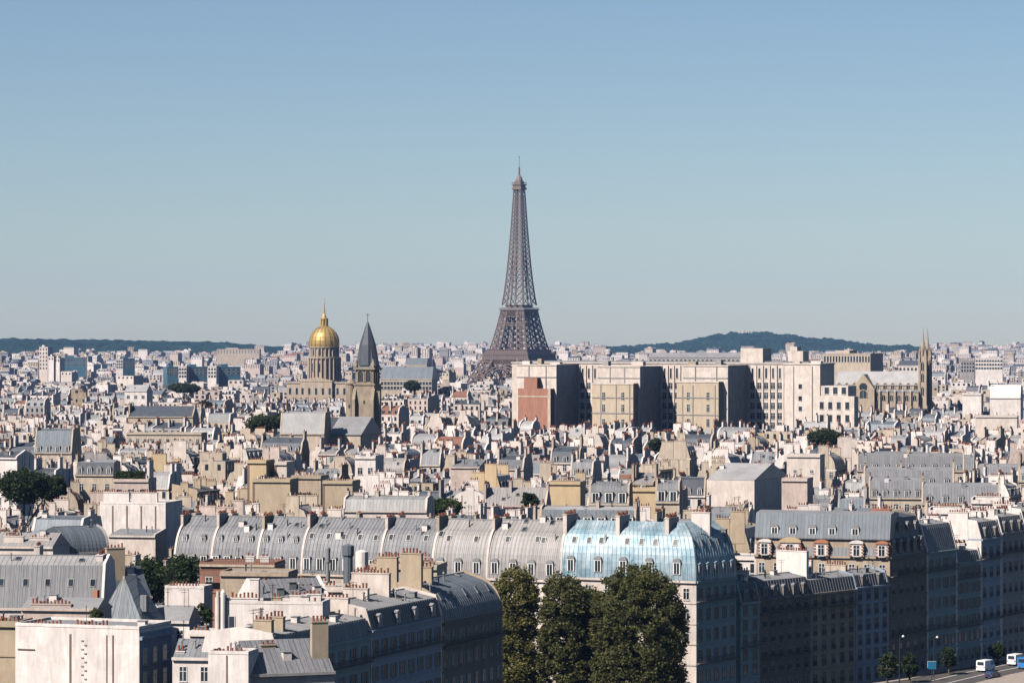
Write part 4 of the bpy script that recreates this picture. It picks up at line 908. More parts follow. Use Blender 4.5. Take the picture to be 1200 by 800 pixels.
for t0, t1, dh, wl, lab, kw in ((.003, .235, .2, 'teal_shade_render', 'bluish quay front with striped zinc attic right of the round dormer mansion', dict(roof=('steep', 5.6, .6), rm='blue_zinc', rm2='plain_zinc', bays=4)),
                            (.238, .43, -3.4, 'teal_shade_render', 'lower bluish quay front under a tall sunlit blank party wall', dict(roof=('steep', 2.2, .5), rm='slate', rm2='plain_zinc', bays=4)),
                            (.433, .60, .6, 'blue_and_shade_render', 'grey-blue quay front with two pale dormers near the right edge', dict(roof=('steep', 3.6, .6), rm='slate', rm2='plain_zinc', bays=3, dorm=2, dst='dark')),
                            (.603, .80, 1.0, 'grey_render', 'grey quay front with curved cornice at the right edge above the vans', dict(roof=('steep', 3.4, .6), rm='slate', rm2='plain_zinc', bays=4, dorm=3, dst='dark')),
                            (.803, .995, 1.2, 'dark_and_shade_stone', 'farthest shaded quay front at the right edge of the picture', dict(roof=('steep', 3.4, .6), rm='slate', rm2='plain_zinc', bays=4))):
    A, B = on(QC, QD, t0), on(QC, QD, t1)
    house('quay_house', lab, A, B, 11, eC + dh + (A[1] - 683) * .05, wall=wl, floors=6, vis=6, win='shutter' if t0 < .4 else 'rail', gl=True, gr=True, gmat='white_render', flues=1, bal=(2, 5), group=GQ, ribs=.9, clutter=6, fine=True, fm='dim_grey_and_shade', **kw)
VIS.append((1085, 1215, 780, 680))
# sunlit blank walls behind the quay fronts
for a, b, py, d, D, fl, lab in ((1088, 1150, 600, 726, 9, 2, 'pale blank party wall with pots above the striped zinc attic'), (1138, 1172, 588, 745, 10, 2, 'tall pale blank wall with thin dark flue lines near the right edge'), (1174, 1206, 602, 752, 10, 1, 'pale blank wall cut by the right edge of the picture')):
    hero('party_wall_house', lab, a, b, py, d, D, -14, wall='white_render', roof=('flat', 0, 0), rm='plain_zinc', vis=0, bays=0, gl=True, gr=True, flues=0, chim=[(4, .5, 6, .7, Z(py, d) + 1.2, 1, 'white_render')], group='pale blank party walls', fine=True, see=628)
    rt = INFO[-1][0]; L = math.hypot(INFO[-1][1][0] - INFO[-1][2][0], INFO[-1][1][1] - INFO[-1][2][1])
    for i in range(fl):
        m = MB(); x = L * (i + 1) / (fl + 1); m.box(x - .12, x + .12, -.06, -.005, 0, INFO[-1][4] - gz(d) - 1, 'mortar_line'); m.build('flue_line', rt)

# ------------------------------------------------------------------ foreground, left: the block whose street side lies in shade
GS = 'block with its street side in shade'
S0, S1 = (-44.0, 440.0), (-2.0, 547.0)
def sp(Y): t = (Y - S0[1]) / (S1[1] - S0[1]); return (S0[0] + t * (S1[0] - S0[0]), Y)
house('curved_roof_house', 'shaded corner house with a dark curved zinc roof left of the trees', sp(523.5), sp(548), 14, Z(716, 547), wall='dark_and_shade_stone', roof=('curved', 5.6, .7), rm='blue_zinc', floors=6, vis=6, bays=8, win='shutter', gl=True, gr=True, flues=0, gmat='tan_render', fine=True, bal=(5, 2), fm='dim_grey_and_shade', ribs=.9, clutter=9, group=GS,
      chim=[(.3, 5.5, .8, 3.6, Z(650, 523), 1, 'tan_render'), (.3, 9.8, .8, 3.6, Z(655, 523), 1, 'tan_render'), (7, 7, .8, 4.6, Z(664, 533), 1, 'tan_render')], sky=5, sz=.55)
house('street_house', 'shaded street house with long balcony left of the dark curved roof', sp(497), sp(523.2), 13, Z(722, 523), wall='blue_and_shade_render', roof=('steep', 3.0, 1.2), rm='slate', rm2='plain_zinc', floors=6, vis=6, bays=8, win='shutter', gl=True, gr=True, flues=0, gmat='pale_render', fine=True, bal=(5,), fm='dim_grey_and_shade', ribs=.9, clutter=9, group=GS, dorm=4, dst='zinc',
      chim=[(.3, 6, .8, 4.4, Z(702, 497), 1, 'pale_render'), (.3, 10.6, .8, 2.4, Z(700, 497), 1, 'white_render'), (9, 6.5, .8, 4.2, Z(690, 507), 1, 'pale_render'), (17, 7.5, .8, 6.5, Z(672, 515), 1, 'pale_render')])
house('street_house', 'shaded street house with metal attic and two tan chimneys, nearest to the camera', sp(466), sp(496.7), 12, Z(752, 486), wall='teal_shade_render', roof=('steep', 2.6, .8), rm='blue_zinc', rm2='pale_zinc', floors=6, vis=6, bays=8, win='shutter', gl=True, gr=False, flues=0, gmat='white_render', fine=True, bal=(5,), fm='dim_grey_and_shade', ribs=.9, clutter=9, group=GS,
      chim=[(1.0, 2.6, .9, 2.9, Z(728, 466), 1, 'tan_render'), (6.0, 2.9, .8, 2.4, Z(722, 474), 1, 'tan_render'), (.6, 8.8, .9, 2.3, Z(757, 466), 1, 'tan_render')])
VIS.append((280, 592, 800, 470))
hero('white_house', 'white house with blank chimney wall and one dark window, in the left foreground', 252, 378, 707, 492, 6, -8, wall='white_render', roof=('flat', 0, 0), rm='plain_zinc', cornice=False, clutter=2, floors=6, vis=0, bays=0, gl=True, gr=False, flues=0, chim=[(4.4, .62, 4.4, .8, Z(701, 492), 1, 'white_render'), (5.4, 3.4, 1.4, 1.0, Z(679, 494), 0, 'white_render'), (8.6, 4.5, 1.6, .7, Z(699, 497), 1, 'tan_render'), (11.5, 5, 1.8, .7, Z(697, 497), 1, 'white_render'), (14.2, 5.6, 2.2, .8, Z(695, 498), 1, 'white_render'), (15.2, 1.2, 1.0, .8, Z(706, 493), 1, 'tan_render')], fine=True, see=800, group=None)
rt, A_, B_, _, _ = INFO[-1]; zb = Z(737, 492)
inst('window', window_mesh(.85, 2.0, 'bare'), rt, (2.6, -.02, zb))
m = MB(); m.lathe([(.38, 6), (.38, Z(693, 492)), (.05, Z(689.5, 492))], 10, 'white_render', 1.35, -.45); m.lathe([(.3, 6), (.3, Z(692, 492))], 10, 'pale_render', .55, -.4); m.build('flue_pipe', rt)
m = MB(); m.box(6.95, 7.15, -.12, -.006, 0, Z(711, 492), 'mortar_line'); m.build('flue_line', rt)
hero('low_zinc_house', 'low house with ribbed zinc roof and tan chimneys at the bottom edge', 293, 392, 790, 452, 11, 22, wall='grey_render', roof=('gable', 4.2, 0), rm='zinc', floors=6, vis=0, bays=0, gl=False, gr=False, ribs=.55, chim=[(4.0, 4.5, 2.2, .9, Z(757, 456), 1, 'tan_render'), (11.0, 2.5, 2.4, .9, Z(729, 458), 1, 'tan_render')], fine=True, see=800, group=None)
hero('white_chimney_block', 'white rendered chimney block topped with black pots at the bottom edge', 244, 291, 766, 452, 5, -12, wall='white_render', roof=('flat', 0, 0), rm='plain_zinc', vis=0, bays=0, gl=False, gr=False, cornice=False, chim=[(2.7, .5, 4.6, .7, Z(764.5, 452), 1, 'white_render')], fine=True, see=800, group=None)
rt = INFO[-1][0]; m = MB(); m.box(2.6, 2.8, -.08, -.004, 0, Z(767, 452), 'mortar_line'); m.build('flue_line', rt)

# far left foreground
hero('slanted_zinc_house', 'house with a ribbed zinc roof slanting down right behind the white blank walls', 300, 386, 704, 508, 9, 24, wall='white_render', roof=('gable', 3.0, 0), rm='zinc', floors=6, vis=0, bays=0, gl=True, gr=True, flues=0, ribs=.6, clutter=5, fine=True, group=None, foot=False, chim=[(2.4, 4.5, 2.0, .7, Z(684, 510), 1, 'white_render'), (6.0, 4.5, 1.8, .7, Z(687, 512), 1, 'pale_render'), (9.5, 3.0, 2.2, .7, Z(691, 514), 1, 'white_render')])
hero('stepped_wall_house', 'small white stepped wall house with pots between the white cottages', 222, 250, 742, 500, 5, -14, wall='white_render', roof=('flat', 0, 0), vis=0, bays=0, gl=False, gr=False, chim=[(1.6, .6, 2.6, .6, Z(739, 500), 1, 'white_render')], fine=True, group=None, foot=False)
hero('white_party_house', 'large white blank party wall with a row of red pots in the lower left corner', 18, 163, 733, 478, 11, -19, wall='white_render', roof=('flat', 0, 0), rm='plain_zinc', floors=6, vis=0, bays=0, gl=False, gr=False, cornice=False, fine=True, see=800, group=None,
     chim=[(4.7, .5, 5.6, .7, Z(732, 478), 1, 'white_render'), (12.3, .5, 5.5, .7, Z(731, 478), 1, 'white_render'), (16.8, .6, 1.6, .8, Z(730.5, 478), 0, 'white_render')])
rt, A_, B_, _, zt = INFO[-1]; L = math.hypot(A_[0] - B_[0], A_[1] - B_[1])
for x, wd in ((9.0, .3), (14.9, .16), (15.9, .22)):
    m = MB(); m.box(x - wd / 2, x + wd / 2, -.08, -.004, 0, zt - 1.0, 'mortar_line'); m.build('flue_line', rt)
for x0, x1, z in ((.4, 3.2, 3.4), (3.0, 5.0, 8.6)):
    m = MB(); m.box(x0, x1, -.16, -.004, zt - z - .12, zt - z, 'mortar_line'); m.build('ledge', rt)
m = MB()
for i in range(12): m.box(11 - .25 + (i % 2) * .5, 11 + .15 + (i % 2) * .5, -.12, -.004, zt - 2 - i * .62, zt - 1.85 - i * .62, 'grey_render')
m.build('climbing_irons', rt)
m = MB(); m.box(L + .005, L + .06, .02, 11, -2, zt - .6, 'blue_and_shade_render'); m.box(L + .007, L + .5, -.01, 11.1, zt - 1.6, zt - 1.1, 'blue_and_shade_render'); m.build('side_wall', rt)  # shade of the right face is put into its dark blue colour
for i in range(3):
    for z in (5.2, 8.6): inst('window', window_mesh(1.2, 2.2, 'plain'), rt, (L + .08, 1.8 + i * 3.4, zt - z), (0, 0, R(90)))
hero('long_zinc_house', 'long steep grey zinc roof with four dark skylights at the left edge', -40, 121, 712, 556, 12, -4, wall='pale_render', roof=('steep', 7.2, 1.4), rm='zinc', rm2='plain_pale_zinc', floors=6, vis=0, bays=0, gl=False, gr=True, flues=0, gmat='white_render', ribs=.9, sky=6, sz=.42, chim=[(22.4, 6.0, 1.2, 4.6, Z(650, 560), 1, 'white_render'), (11, 7.5, 1.0, 3.0, Z(640, 562), 1, 'pale_render')], fine=True, see=725, group=None)
hero('tan_chimney_house', 'slate house with tall tan chimney stack beside the pointed slate roof', 126, 178, 700, 574, 13, 24, wall='tan_render', roof=('gable', 5, 0), rm='slate', floors=6, vis=1, gl=False, gr=False, chim=[(2.6, 4, 3.4, 1.0, Z(643, 577), 1, 'tan_render')], fine=True, see=725, group=None)
def pavilion():
    A, B = AB(116, 167, 518, -22); L = math.hypot(B[0] - A[0], B[1] - A[1]); root = thing('slate_pavilion', 'small pavilion with a sharp pointed grey slate roof, left foreground', 'house', (A[0], A[1], 0), math.atan2(B[1] - A[1], B[0] - A[0]), None)
    e, t = Z(730, 518), Z(674, 520); m = MB(); m.box(0, L, 0, 7, -2, e, 'grey_render'); m.build('wall', root)
    m = MB(); m.extr([(-.3, e), (3.5, t), (7.3, e)], .001, .002, 'slate') if False else m.add([(-.3, -.3, e), (L + .3, -.3, e), (L + .3, 7.3, e), (-.3, 7.3, e), (L * .42, 2.2, t), (L * .5, 5, t)], [(0, 1, 4), (1, 2, 5, 4), (2, 3, 5), (3, 0, 4, 5)], 'blue_zinc')
    for k in range(7):
        u = k / 7; m.bar((-.3 + (L + .6) * u, -.33, e), (L * .42 + (u - .42) * .2, 2.18, t), .06, 'lead')
    m.build('roof', root); m = MB(); m.box(L * .84, L * .98, 1.5, 2.4, e + 2, e + 4.6, 'zinc'); m.build('dormer', root)
    m = MB(); m.box(-1.0, -.2, -.2, .6, e - 6, Z(691, 518), 'orange_paint'); m.build('chimney', root)
    footprint(A, B, 7); VIS.append((114, 180, 735, 518))
pavilion()
hero('low_pink_house', 'low pinkish walls with a small gabled shed behind the red pots, left foreground', 25, 115, 712, 500, 7, -10, wall='pinkish_render', roof=('gable', 1.4, 0), rm='plain_zinc', floors=6, vis=0, bays=0, gl=False, gr=False, chim=[(4.6, .6, 6.5, .7, Z(708, 500), 1, 'pinkish_render')], fine=True, see=735, group=None)
hero('tan_house', 'small tan house topped with red pots cut by the left edge', -12, 21, 731, 486, 7, -10, wall='tan_render', roof=('flat', 0, 0), vis=0, bays=0, gl=False, gr=False, chim=[(2.6, .6, 4, .7, Z(729, 486), 1, 'tan_render')], fine=True, see=760, group=None)
hero('white_chimney_wall', 'bright white chimney wall with red pots between green shrubs, left foreground', 193, 239, 689, 565, 5, -12, wall='white_render', roof=('flat', 0, 0), vis=0, bays=0, gl=False, gr=False, cornice=False, chim=[(3.2, .6, 5.4, .8, Z(687.5, 565), 1, 'white_render')], fine=True, see=715, group=None)
hero('small_zinc_cottage', 'small cottage with zinc roof and one white framed window, left foreground', 178, 222, 727, 522, 7, -10, wall='white_render', roof=('gable', 2.2, 0), rm='plain_zinc', floors=6, vis=1, bays=2, ww=1.0, gl=False, gr=False, chim=[], fine=True, see=745, group=None)
hero('small_zinc_cottage', 'lower cottage with flat pitched zinc roof at the bottom left', 202, 252, 770, 470, 7, -8, wall='white_render', roof=('gable', 2.4, 0), rm='zinc', floors=6, vis=1, bays=2, ww=1.0, gl=False, gr=False, chim=[(1.0, 1, 1.2, .6, Z(764, 470), 1)], fine=True, see=800, group=None)
# between the white house and the zinc terrace
hero('beige_stone_house', 'low beige rubble-stone wall house with a flat lit coping, before the terrace', 258, 338, 672, 574, 8, -8, wall='warm_stone', roof=('flat', 0, 0), rm='plain_pale_zinc', vis=0, bays=0, gl=False, gr=False, chim=[], fine=True, see=690, group=None)
hero('balcony_house', 'brown roof terrace house with dark railings and planters before the terrace', 234, 322, 661, 592, 9, -8, wall='brick', roof=('flat', 0, 0), rm='wood', vis=1, gl=False, gr=False, chim=[(9, 2, 1.6, .7, Z(652, 592), 1, 'white_render'), (11.5, 3, 1.6, .7, Z(653, 592), 1, 'white_render')], fine=True, see=675, group=None)
rt, A_, B_, _, zt = INFO[-1]; balcony_part(math.hypot(A_[0] - B_[0], A_[1] - B_[1]), rt, (0, -.1, zt), 0, .2); balcony_part(math.hypot(A_[0] - B_[0], A_[1] - B_[1]), rt, (0, -1.2, zt - 1.9), 0, .8)
hero('pot_row_house', 'long low pale wall with three rows of red pots before the terrace', 322, 402, 690, 545, 8, -8, wall='pale_render', roof=('flat', 0, 0), vis=0, bays=0, gl=False, gr=False, chim=[(3, .6, 5, .7, Z(688, 545), 1), (8.4, .6, 4, .7, Z(686, 545), 1), (5, 5, 6, .7, Z(681, 550), 1)], fine=True, see=705, group=None)
hero('pot_row_house', 'pale house crowded with rows of red chimney pots left of the tan stacks', 408, 470, 684, 548, 9, -10, wall='cream_stone', roof=('gable', 1.6, 0), rm='plain_zinc', vis=0, bays=0, gl=False, gr=False, chim=[(2.5, .6, 4.4, .7, Z(682, 548), 1), (6.6, 1, 3, .7, Z(679, 548), 1), (4.5, 5, 6, .7, Z(668, 553), 1)], fine=True, see=712, group=None)
hero('pot_row_house', 'tall cream chimney wall lined with red pots just left of the curved dark roof', 432, 512, 664, 562, 9, -10, wall='cream_stone', roof=('flat', 0, 0), vis=0, bays=0, gl=False, gr=False, chim=[(3, .6, 5.2, .8, Z(661, 562), 1, 'tan_render'), (9, .6, 5, .8, Z(658, 562), 1, 'tan_render'), (6, 5, 8, .7, Z(652, 567), 1, 'pinkish_render')], fine=True, see=700, group=None)
def duct(name, label, px, py0, py1, d, r, k):
    t = thing(name, label, 'duct', (X(px, d), d, 0)); m = MB(); m.lathe([(r * .9, 0), (r * .9, Z(py1, d))], 12, k); m.build('pipe', t)
    m = MB(); m.lathe([(r * .9, Z(py1, d) - .02), (r * 1.15, Z(py1, d) + .3), (r * 1.15, Z(py0, d)), (r * .3, Z(py0, d) + .3)], 12, k); m.build('cowl', t)
duct('ventilation_duct', 'grey cylindrical ventilation duct standing before the five skylight roof', 408, 639, 652, 583, .95, 'blue_zinc')
duct('ventilation_duct', 'white upright ventilation duct among red pots before the terrace', 424, 646, 668, 578, 1.0, 'white_render')
duct('ventilation_duct', 'slim pale flue rising beside the roof terrace railings', 384, 642, 660, 585, .4, 'plain_zinc')

# ------------------------------------------------------------------ middle ground
def mid(name, label, px0, px1, py, d, D, rz, see, **kw): return hero(name, label, px0, px1, py, d, D, rz, see=see, **kw)
mid('blank_gable_house', 'huge pale blank gable with four vertical flue lines at the left', 117, 194, 590, 770, 13, -12, 648, wall='white_render', roof=('flat', 0, 0), vis=0, bays=0, gl=False, gr=False, cornice=False, group=None, fine=True, chim=[(4, .6, 6.4, .8, Z(577, 770), 1), (11, .6, 6.4, .8, Z(577, 770), 1)])
rt, A_, B_, _, zt = INFO[-1]; L = math.hypot(A_[0] - B_[0], A_[1] - B_[1])
for i in range(4): m = MB(); x = L * (i + .9) / 4.6; m.box(x - .16, x + .16, -.09, -.005, 0, zt - gz(770) - .5, 'mortar_line'); m.build('flue_line', rt)
mid('blank_gable_house', 'lower pale wall stepped in front of the huge blank gable', 127, 182, 627, 735, 8, -12, 662, wall='pale_render', roof=('shed', 1, 0), rm='plain_zinc', vis=0, bays=0, gl=False, gr=True, flues=0, chim=[], group=None)
mid('barrel_roof_house', 'house with a dark rounded zinc barrel roof left of the huge blank gable', 74, 128, 648, 650, 12, 30, 662, wall='grey_render', roof=('curved', 4.6, .3), rm='blue_zinc', vis=0, bays=0, gl=False, gr=True, flues=0, chim=[(2.5, 3, 3.4, .7, Z(640, 652), 1)], group=None, ribs=.9)
mid('flat_roof_house', 'pale low roofed house with a line of red pots above the long zinc roof', -10, 62, 640, 640, 12, -8, 655, wall='pale_render', roof=('gable', 2.4, 0), rm='warm_zinc', floors=6, vis=1, gl=False, gr=False, chim=[(4, 2, 4, .7, Z(628, 642), 1), (9, 3, 4, .7, Z(630, 642), 1)], group=None)
mid('teal_roof_house', 'house with bluish flat roofs and white parapets left of the barrel roof', 38, 96, 622, 690, 12, -14, 640, wall='blue_and_shade_render', roof=('mansard', 2.4, .5), rm='blue_zinc', floors=6, vis=0, gl=True, gr=True, gmat='white_render', group=None)
mid('white_hall', 'wide hall with a low pitched bright white roof below the university block', 828, 884, 562, 900, 30, -24, 590, wall='pale_render', roof=('gable', 4.2, 0), rm='plain_pale_zinc', vis=0, bays=0, gl=False, gr=False, cornice=False, chim=[], group=None)
T4 = 'tan blank gables with flue lines'
for a, b, py, d, lab, wl in ((296, 340, 563, 835, 'first of four tan blank gables, left, with a dark flue line', 'tan_render'), (341, 376, 559, 846, 'second of four tan blank gables, counted from the left', 'warm_stone'), (378, 413, 565, 828, 'right end gable of the four tan blank gables', 'tan_render'), (290, 312, 541, 860, 'tallest yellowish gable rising behind the tan blank gables', 'yellow_render'), (322, 336, 543, 862, 'narrow pale gable rising behind the tan blank gables', 'pale_render')):
    mid('tan_gable_house', lab, a, b, py, d, 9, -10, 588, wall=wl, roof=('flat', 0, 0), vis=0, bays=0, gl=False, gr=False, group=T4, chim=[((X(b, d) - X(a, d)) / 2, .6, (X(b, d) - X(a, d)) * .8, .7, Z(py - 1.5, d), 1)])
    rt, A_, B_, _, zt = INFO[-1]; m = MB(); m.box(-.02, .5, -.07, -.004, 0, zt - gz(d) - .4, 'mortar_line'); m.build('flue_line', rt)
ZM = 'long grey mansards at the right'
for a, b, py, d, lab, n in ((1004, 1130, 551, 1045, 'farthest of the long grey zinc mansards at the right', 9), (1012, 1118, 569, 965, 'middle one of the long grey zinc mansards with black dormers at the right', 6), (1018, 1082, 583, 905, 'nearest short grey zinc mansard with white dormers at the right', 5), (1080, 1172, 590, 880, 'wide grey zinc roof with chimneys right of the nearest short mansard', 5)):
    mid('zinc_mansard_house', lab, a, b, py, d, 12, -8, py + 8, wall='cream_stone', roof=('steep', 4.6, .8), rm='zinc', rm2='plain_zinc', floors=6, vis=1, dorm=n, dst='white', dw=1.3, dh=1.8, gl=True, gr=True, group=ZM, flues=0)
mid('slate_dormer_house', 'blue-grey roof with a row of white dormers right behind the blue roofed corner house', 632, 745, 618, 735, 10, -8, 626, wall='cream_stone', roof=('steep', 4.0, .6), rm='blue_zinc', rm2='plain_pale_zinc', floors=6, vis=0, dorm=7, dst='white', dw=1.9, dh=2.2, gl=True, gr=True, group=None)
mid('hipped_zinc_house', 'low pale zinc roof right behind the five skylight roof', 402, 500, 598, 775, 11, -8, 604, wall='pale_render', roof=('mansard', 2.6, .6), rm='pale_zinc', floors=6, vis=1, gl=True, gr=True, group=None)
mid('yellow_house', 'square yellow blank wall with a red topped chimney below the iron tower', 642, 680, 566, 880, 9, -10, 598, wall='yellow_render', roof=('flat', 0, 0), vis=0, bays=0, gl=False, gr=False, group=None, chim=[(4, .6, 6, .7, Z(564, 880), 1, 'yellow_render')])
mid('yellow_house', 'smaller yellow blank wall beside grey dormers below the university block', 738, 768, 574, 850, 9, -10, 596, wall='yellow_render', roof=('flat', 0, 0), vis=0, bays=0, gl=False, gr=False, group=None, chim=[(3, .6, 4.5, .7, Z(572, 850), 1, 'yellow_render')])
mid('grey_dormer_house', 'grey zinc mansard with big dark dormers between the two yellow walls', 690, 737, 590, 820, 10, -8, 602, wall='cream_stone', roof=('steep', 4.5, .8), rm='zinc', floors=6, vis=0, dorm=3, dst='zinc', dw=2.0, dh=2.6, gl=True, gr=True, group=None)
mid('grey_dormer_house', 'grey zinc mansard with big dark dormers right of the smaller yellow wall', 768, 796, 588, 830, 10, -8, 604, wall='cream_stone', roof=('steep', 4.5, .8), rm='zinc', floors=6, vis=0, dorm=2, dst='zinc', dw=2.0, dh=2.6, gl=True, gr=True, group=None)
mid('pale_roof_house', 'broad pale pinkish shed roof left of the yellow blank wall', 566, 640, 592, 850, 14, -6, 604, wall='pinkish_render', roof=('gable', 4.4, 0), rm='warm_zinc', vis=0, gl=False, gr=True, group=None)
mid('planted_terrace_house', 'pink house with three windows and a hedge planted roof terrace at the left', 133, 174, 563, 930, 9, -8, 583, wall='pinkish_render', roof=('flat', 0, 0), floors=6, vis=1, bays=3, ww=1.6, gl=False, gr=True, chim=[(9.8, 4, .7, 5, Z(541, 934), 1, 'white_render')], group=None)
PT = INFO[-1]
mid('white_dormer_house', 'dark slate mansard with three white dormers left of the planted terrace', 88, 133, 556, 945, 9, -8, 570, wall='cream_stone', roof=('steep', 3.6, .5), rm='slate', rm2='plain_zinc', floors=6, vis=1, dorm=4, dst='white', gl=True, gr=False, group=None)
mid('white_end_house', 'white house with tall windows cut by the left edge, above dark trees', -8, 20, 536, 880, 9, -22, 570, wall='white_render', roof=('gable', 1.6, 0), rm='slate', floors=6, vis=3, bays=2, gl=False, gr=True, chim=[], group=None)
mid('slate_hip_house', 'grey slate roofed house with four tall chimneys at the left', 40, 84, 530, 1060, 12, -8, 545, wall='cream_stone', roof=('steep', 7, .6), rm='blue_zinc', floors=6, vis=1, gl=True, gr=True, dorm=4, dst='zinc', group=None)
mid('cream_long_house', 'long low cream building with pale flat roof at the left of the dome', 148, 236, 508, 1330, 12, -6, 522, wall='cream_stone', roof=('flat', 0, 0), floors=6, vis=1, gl=False, gr=False, group=None)
mid('dark_roof_house', 'long dark slate roof left of the pointed spire tower', 150, 226, 488, 1560, 14, -6, 492, wall='cream_stone', roof=('gable', 5, 0), rm='slate', vis=0, gl=True, gr=True, group=None)
mid('white_pale_house', 'bright white gabled house below the dark glass ranges at the left', 146, 172, 458, 2150, 14, -10, 474, wall='white_render', roof=('gable', 4, 0), rm='plain_pale_zinc', floors=6, vis=1, bays=3, ww=2, gl=False, gr=False, chim=[], group=None)
mid('pale_nave_house', 'broad pale roof with a steep slope just left of the bell tower nave', 328, 380, 508, 1215, 14, -8, 507, wall='cream_stone', roof=('steep', 7.5, .6), rm='plain_pale_zinc', vis=0, gl=True, gr=True, group=None)
mid('pale_wall_house', 'pale tall blank wall with two small openings below the university block annexe', 922, 961, 534, 1010, 10, -14, 566, wall='pale_render', roof=('flat', 0, 0), vis=1, bays=2, ww=1.0, wh=.8, gl=False, gr=False, group=None, chim=[])
mid('pale_wall_house', 'pinkish wide wall with red pots before the mansion with round dormers', 916, 946, 562, 850, 10, -14, 598, wall='pinkish_render', roof=('flat', 0, 0), vis=0, bays=0, gl=False, gr=False, group=None, chim=[(3.3, .6, 5, .7, Z(560, 850), 1, 'pinkish_render')])
mid('grey_wall_house', 'tall pinkish grey blank wall house below the iron tower', 528, 562, 547, 980, 10, -12, 572, wall='pinkish_render', roof=('shed', 2, 0), vis=0, bays=0, gl=False, gr=False, group=None)
mid('white_window_house', 'small white house with dark windows below the bell tower', 416, 440, 536, 1000, 9, -14, 574, wall='white_render', roof=('flat', 0, 0), floors=6, vis=3, bays=2, ww=1.5, gl=False, gr=True, group=None, chim=[(3, 4, 3, .7, Z(532, 1002), 1)])
mid('white_block_house', 'bright white blank wall on the roofs below the twin spires', 1128, 1150, 462, 1800, 12, -14, 480, wall='white_render', roof=('flat', 0, 0), vis=0, bays=0, gl=False, gr=False, group=None)
mid('white_block_house', 'broad bright white hipped roof house at the right edge below the skyline', 1160, 1196, 466, 1760, 16, -14, 482, wall='white_render', roof=('mansard', 6, 1), rm='white_render', vis=0, bays=0, gl=False, gr=False, group=None, chim=[])
mid('pale_block_house', 'wide pale blank wall with three panels at the right below the white roof', 1143, 1192, 488, 1500, 12, -12, 506, wall='pale_render', roof=('flat', 0, 0), vis=0, bays=0, gl=False, gr=False, group=None)
# ------------------------------------------------------------------ the rest of the old town: one object per house where it shows, then one mass behind
rng = random.Random(11)
WALLS = ['white_render'] * 3 + ['pale_render'] * 5 + ['cream_stone'] * 4 + ['pinkish_render'] * 2 + ['tan_render'] * 2 + ['yellow_render'] + ['grey_render'] * 2 + ['warm_stone']
ROOFS = ['zinc'] * 6 + ['pale_zinc'] * 4 + ['warm_zinc'] * 3 + ['blue_zinc'] * 3 + ['slate'] * 3 + ['tile']
def region(x, y):
    return -15 + 22 * mnoise.noise((x / 130, y / 170, 3.3)) 
def cap(A, B, d, ztop):
    """lowest of ztop and what would hide the view of a named building behind"""
    p0 = min(600 + FPX * q[0] / q[1] for q in (A, B)) - 4; p1 = max(600 + FPX * q[0] / q[1] for q in (A, B)) + 4
    for a, b, py, dd in VIS:
        if dd > d and p1 > a and p0 < b: ztop = min(ztop, Z(py, d))
    return ztop
GEN = []
def plan(d, px, w, D, orient, rz):
    A = (X(px, d), d + rng.uniform(-4, 4)); a = R(rz)
    if orient == 'gable':      # the end wall looks this way; the ridge runs away from the camera
        u = (math.cos(a), math.sin(a)); n = (-math.sin(a), math.cos(a))
        P = (A[0] + u[0] * w, A[1] + u[1] * w)          # right corner of the near end
        return P, (P[0] + n[0] * D, P[1] + n[1] * D), w     # front = right-hand side
    return A, (A[0] + math.cos(a) * w, A[1] + math.sin(a) * w), D
CNT = 0; TARGET = 240
py = 650.0
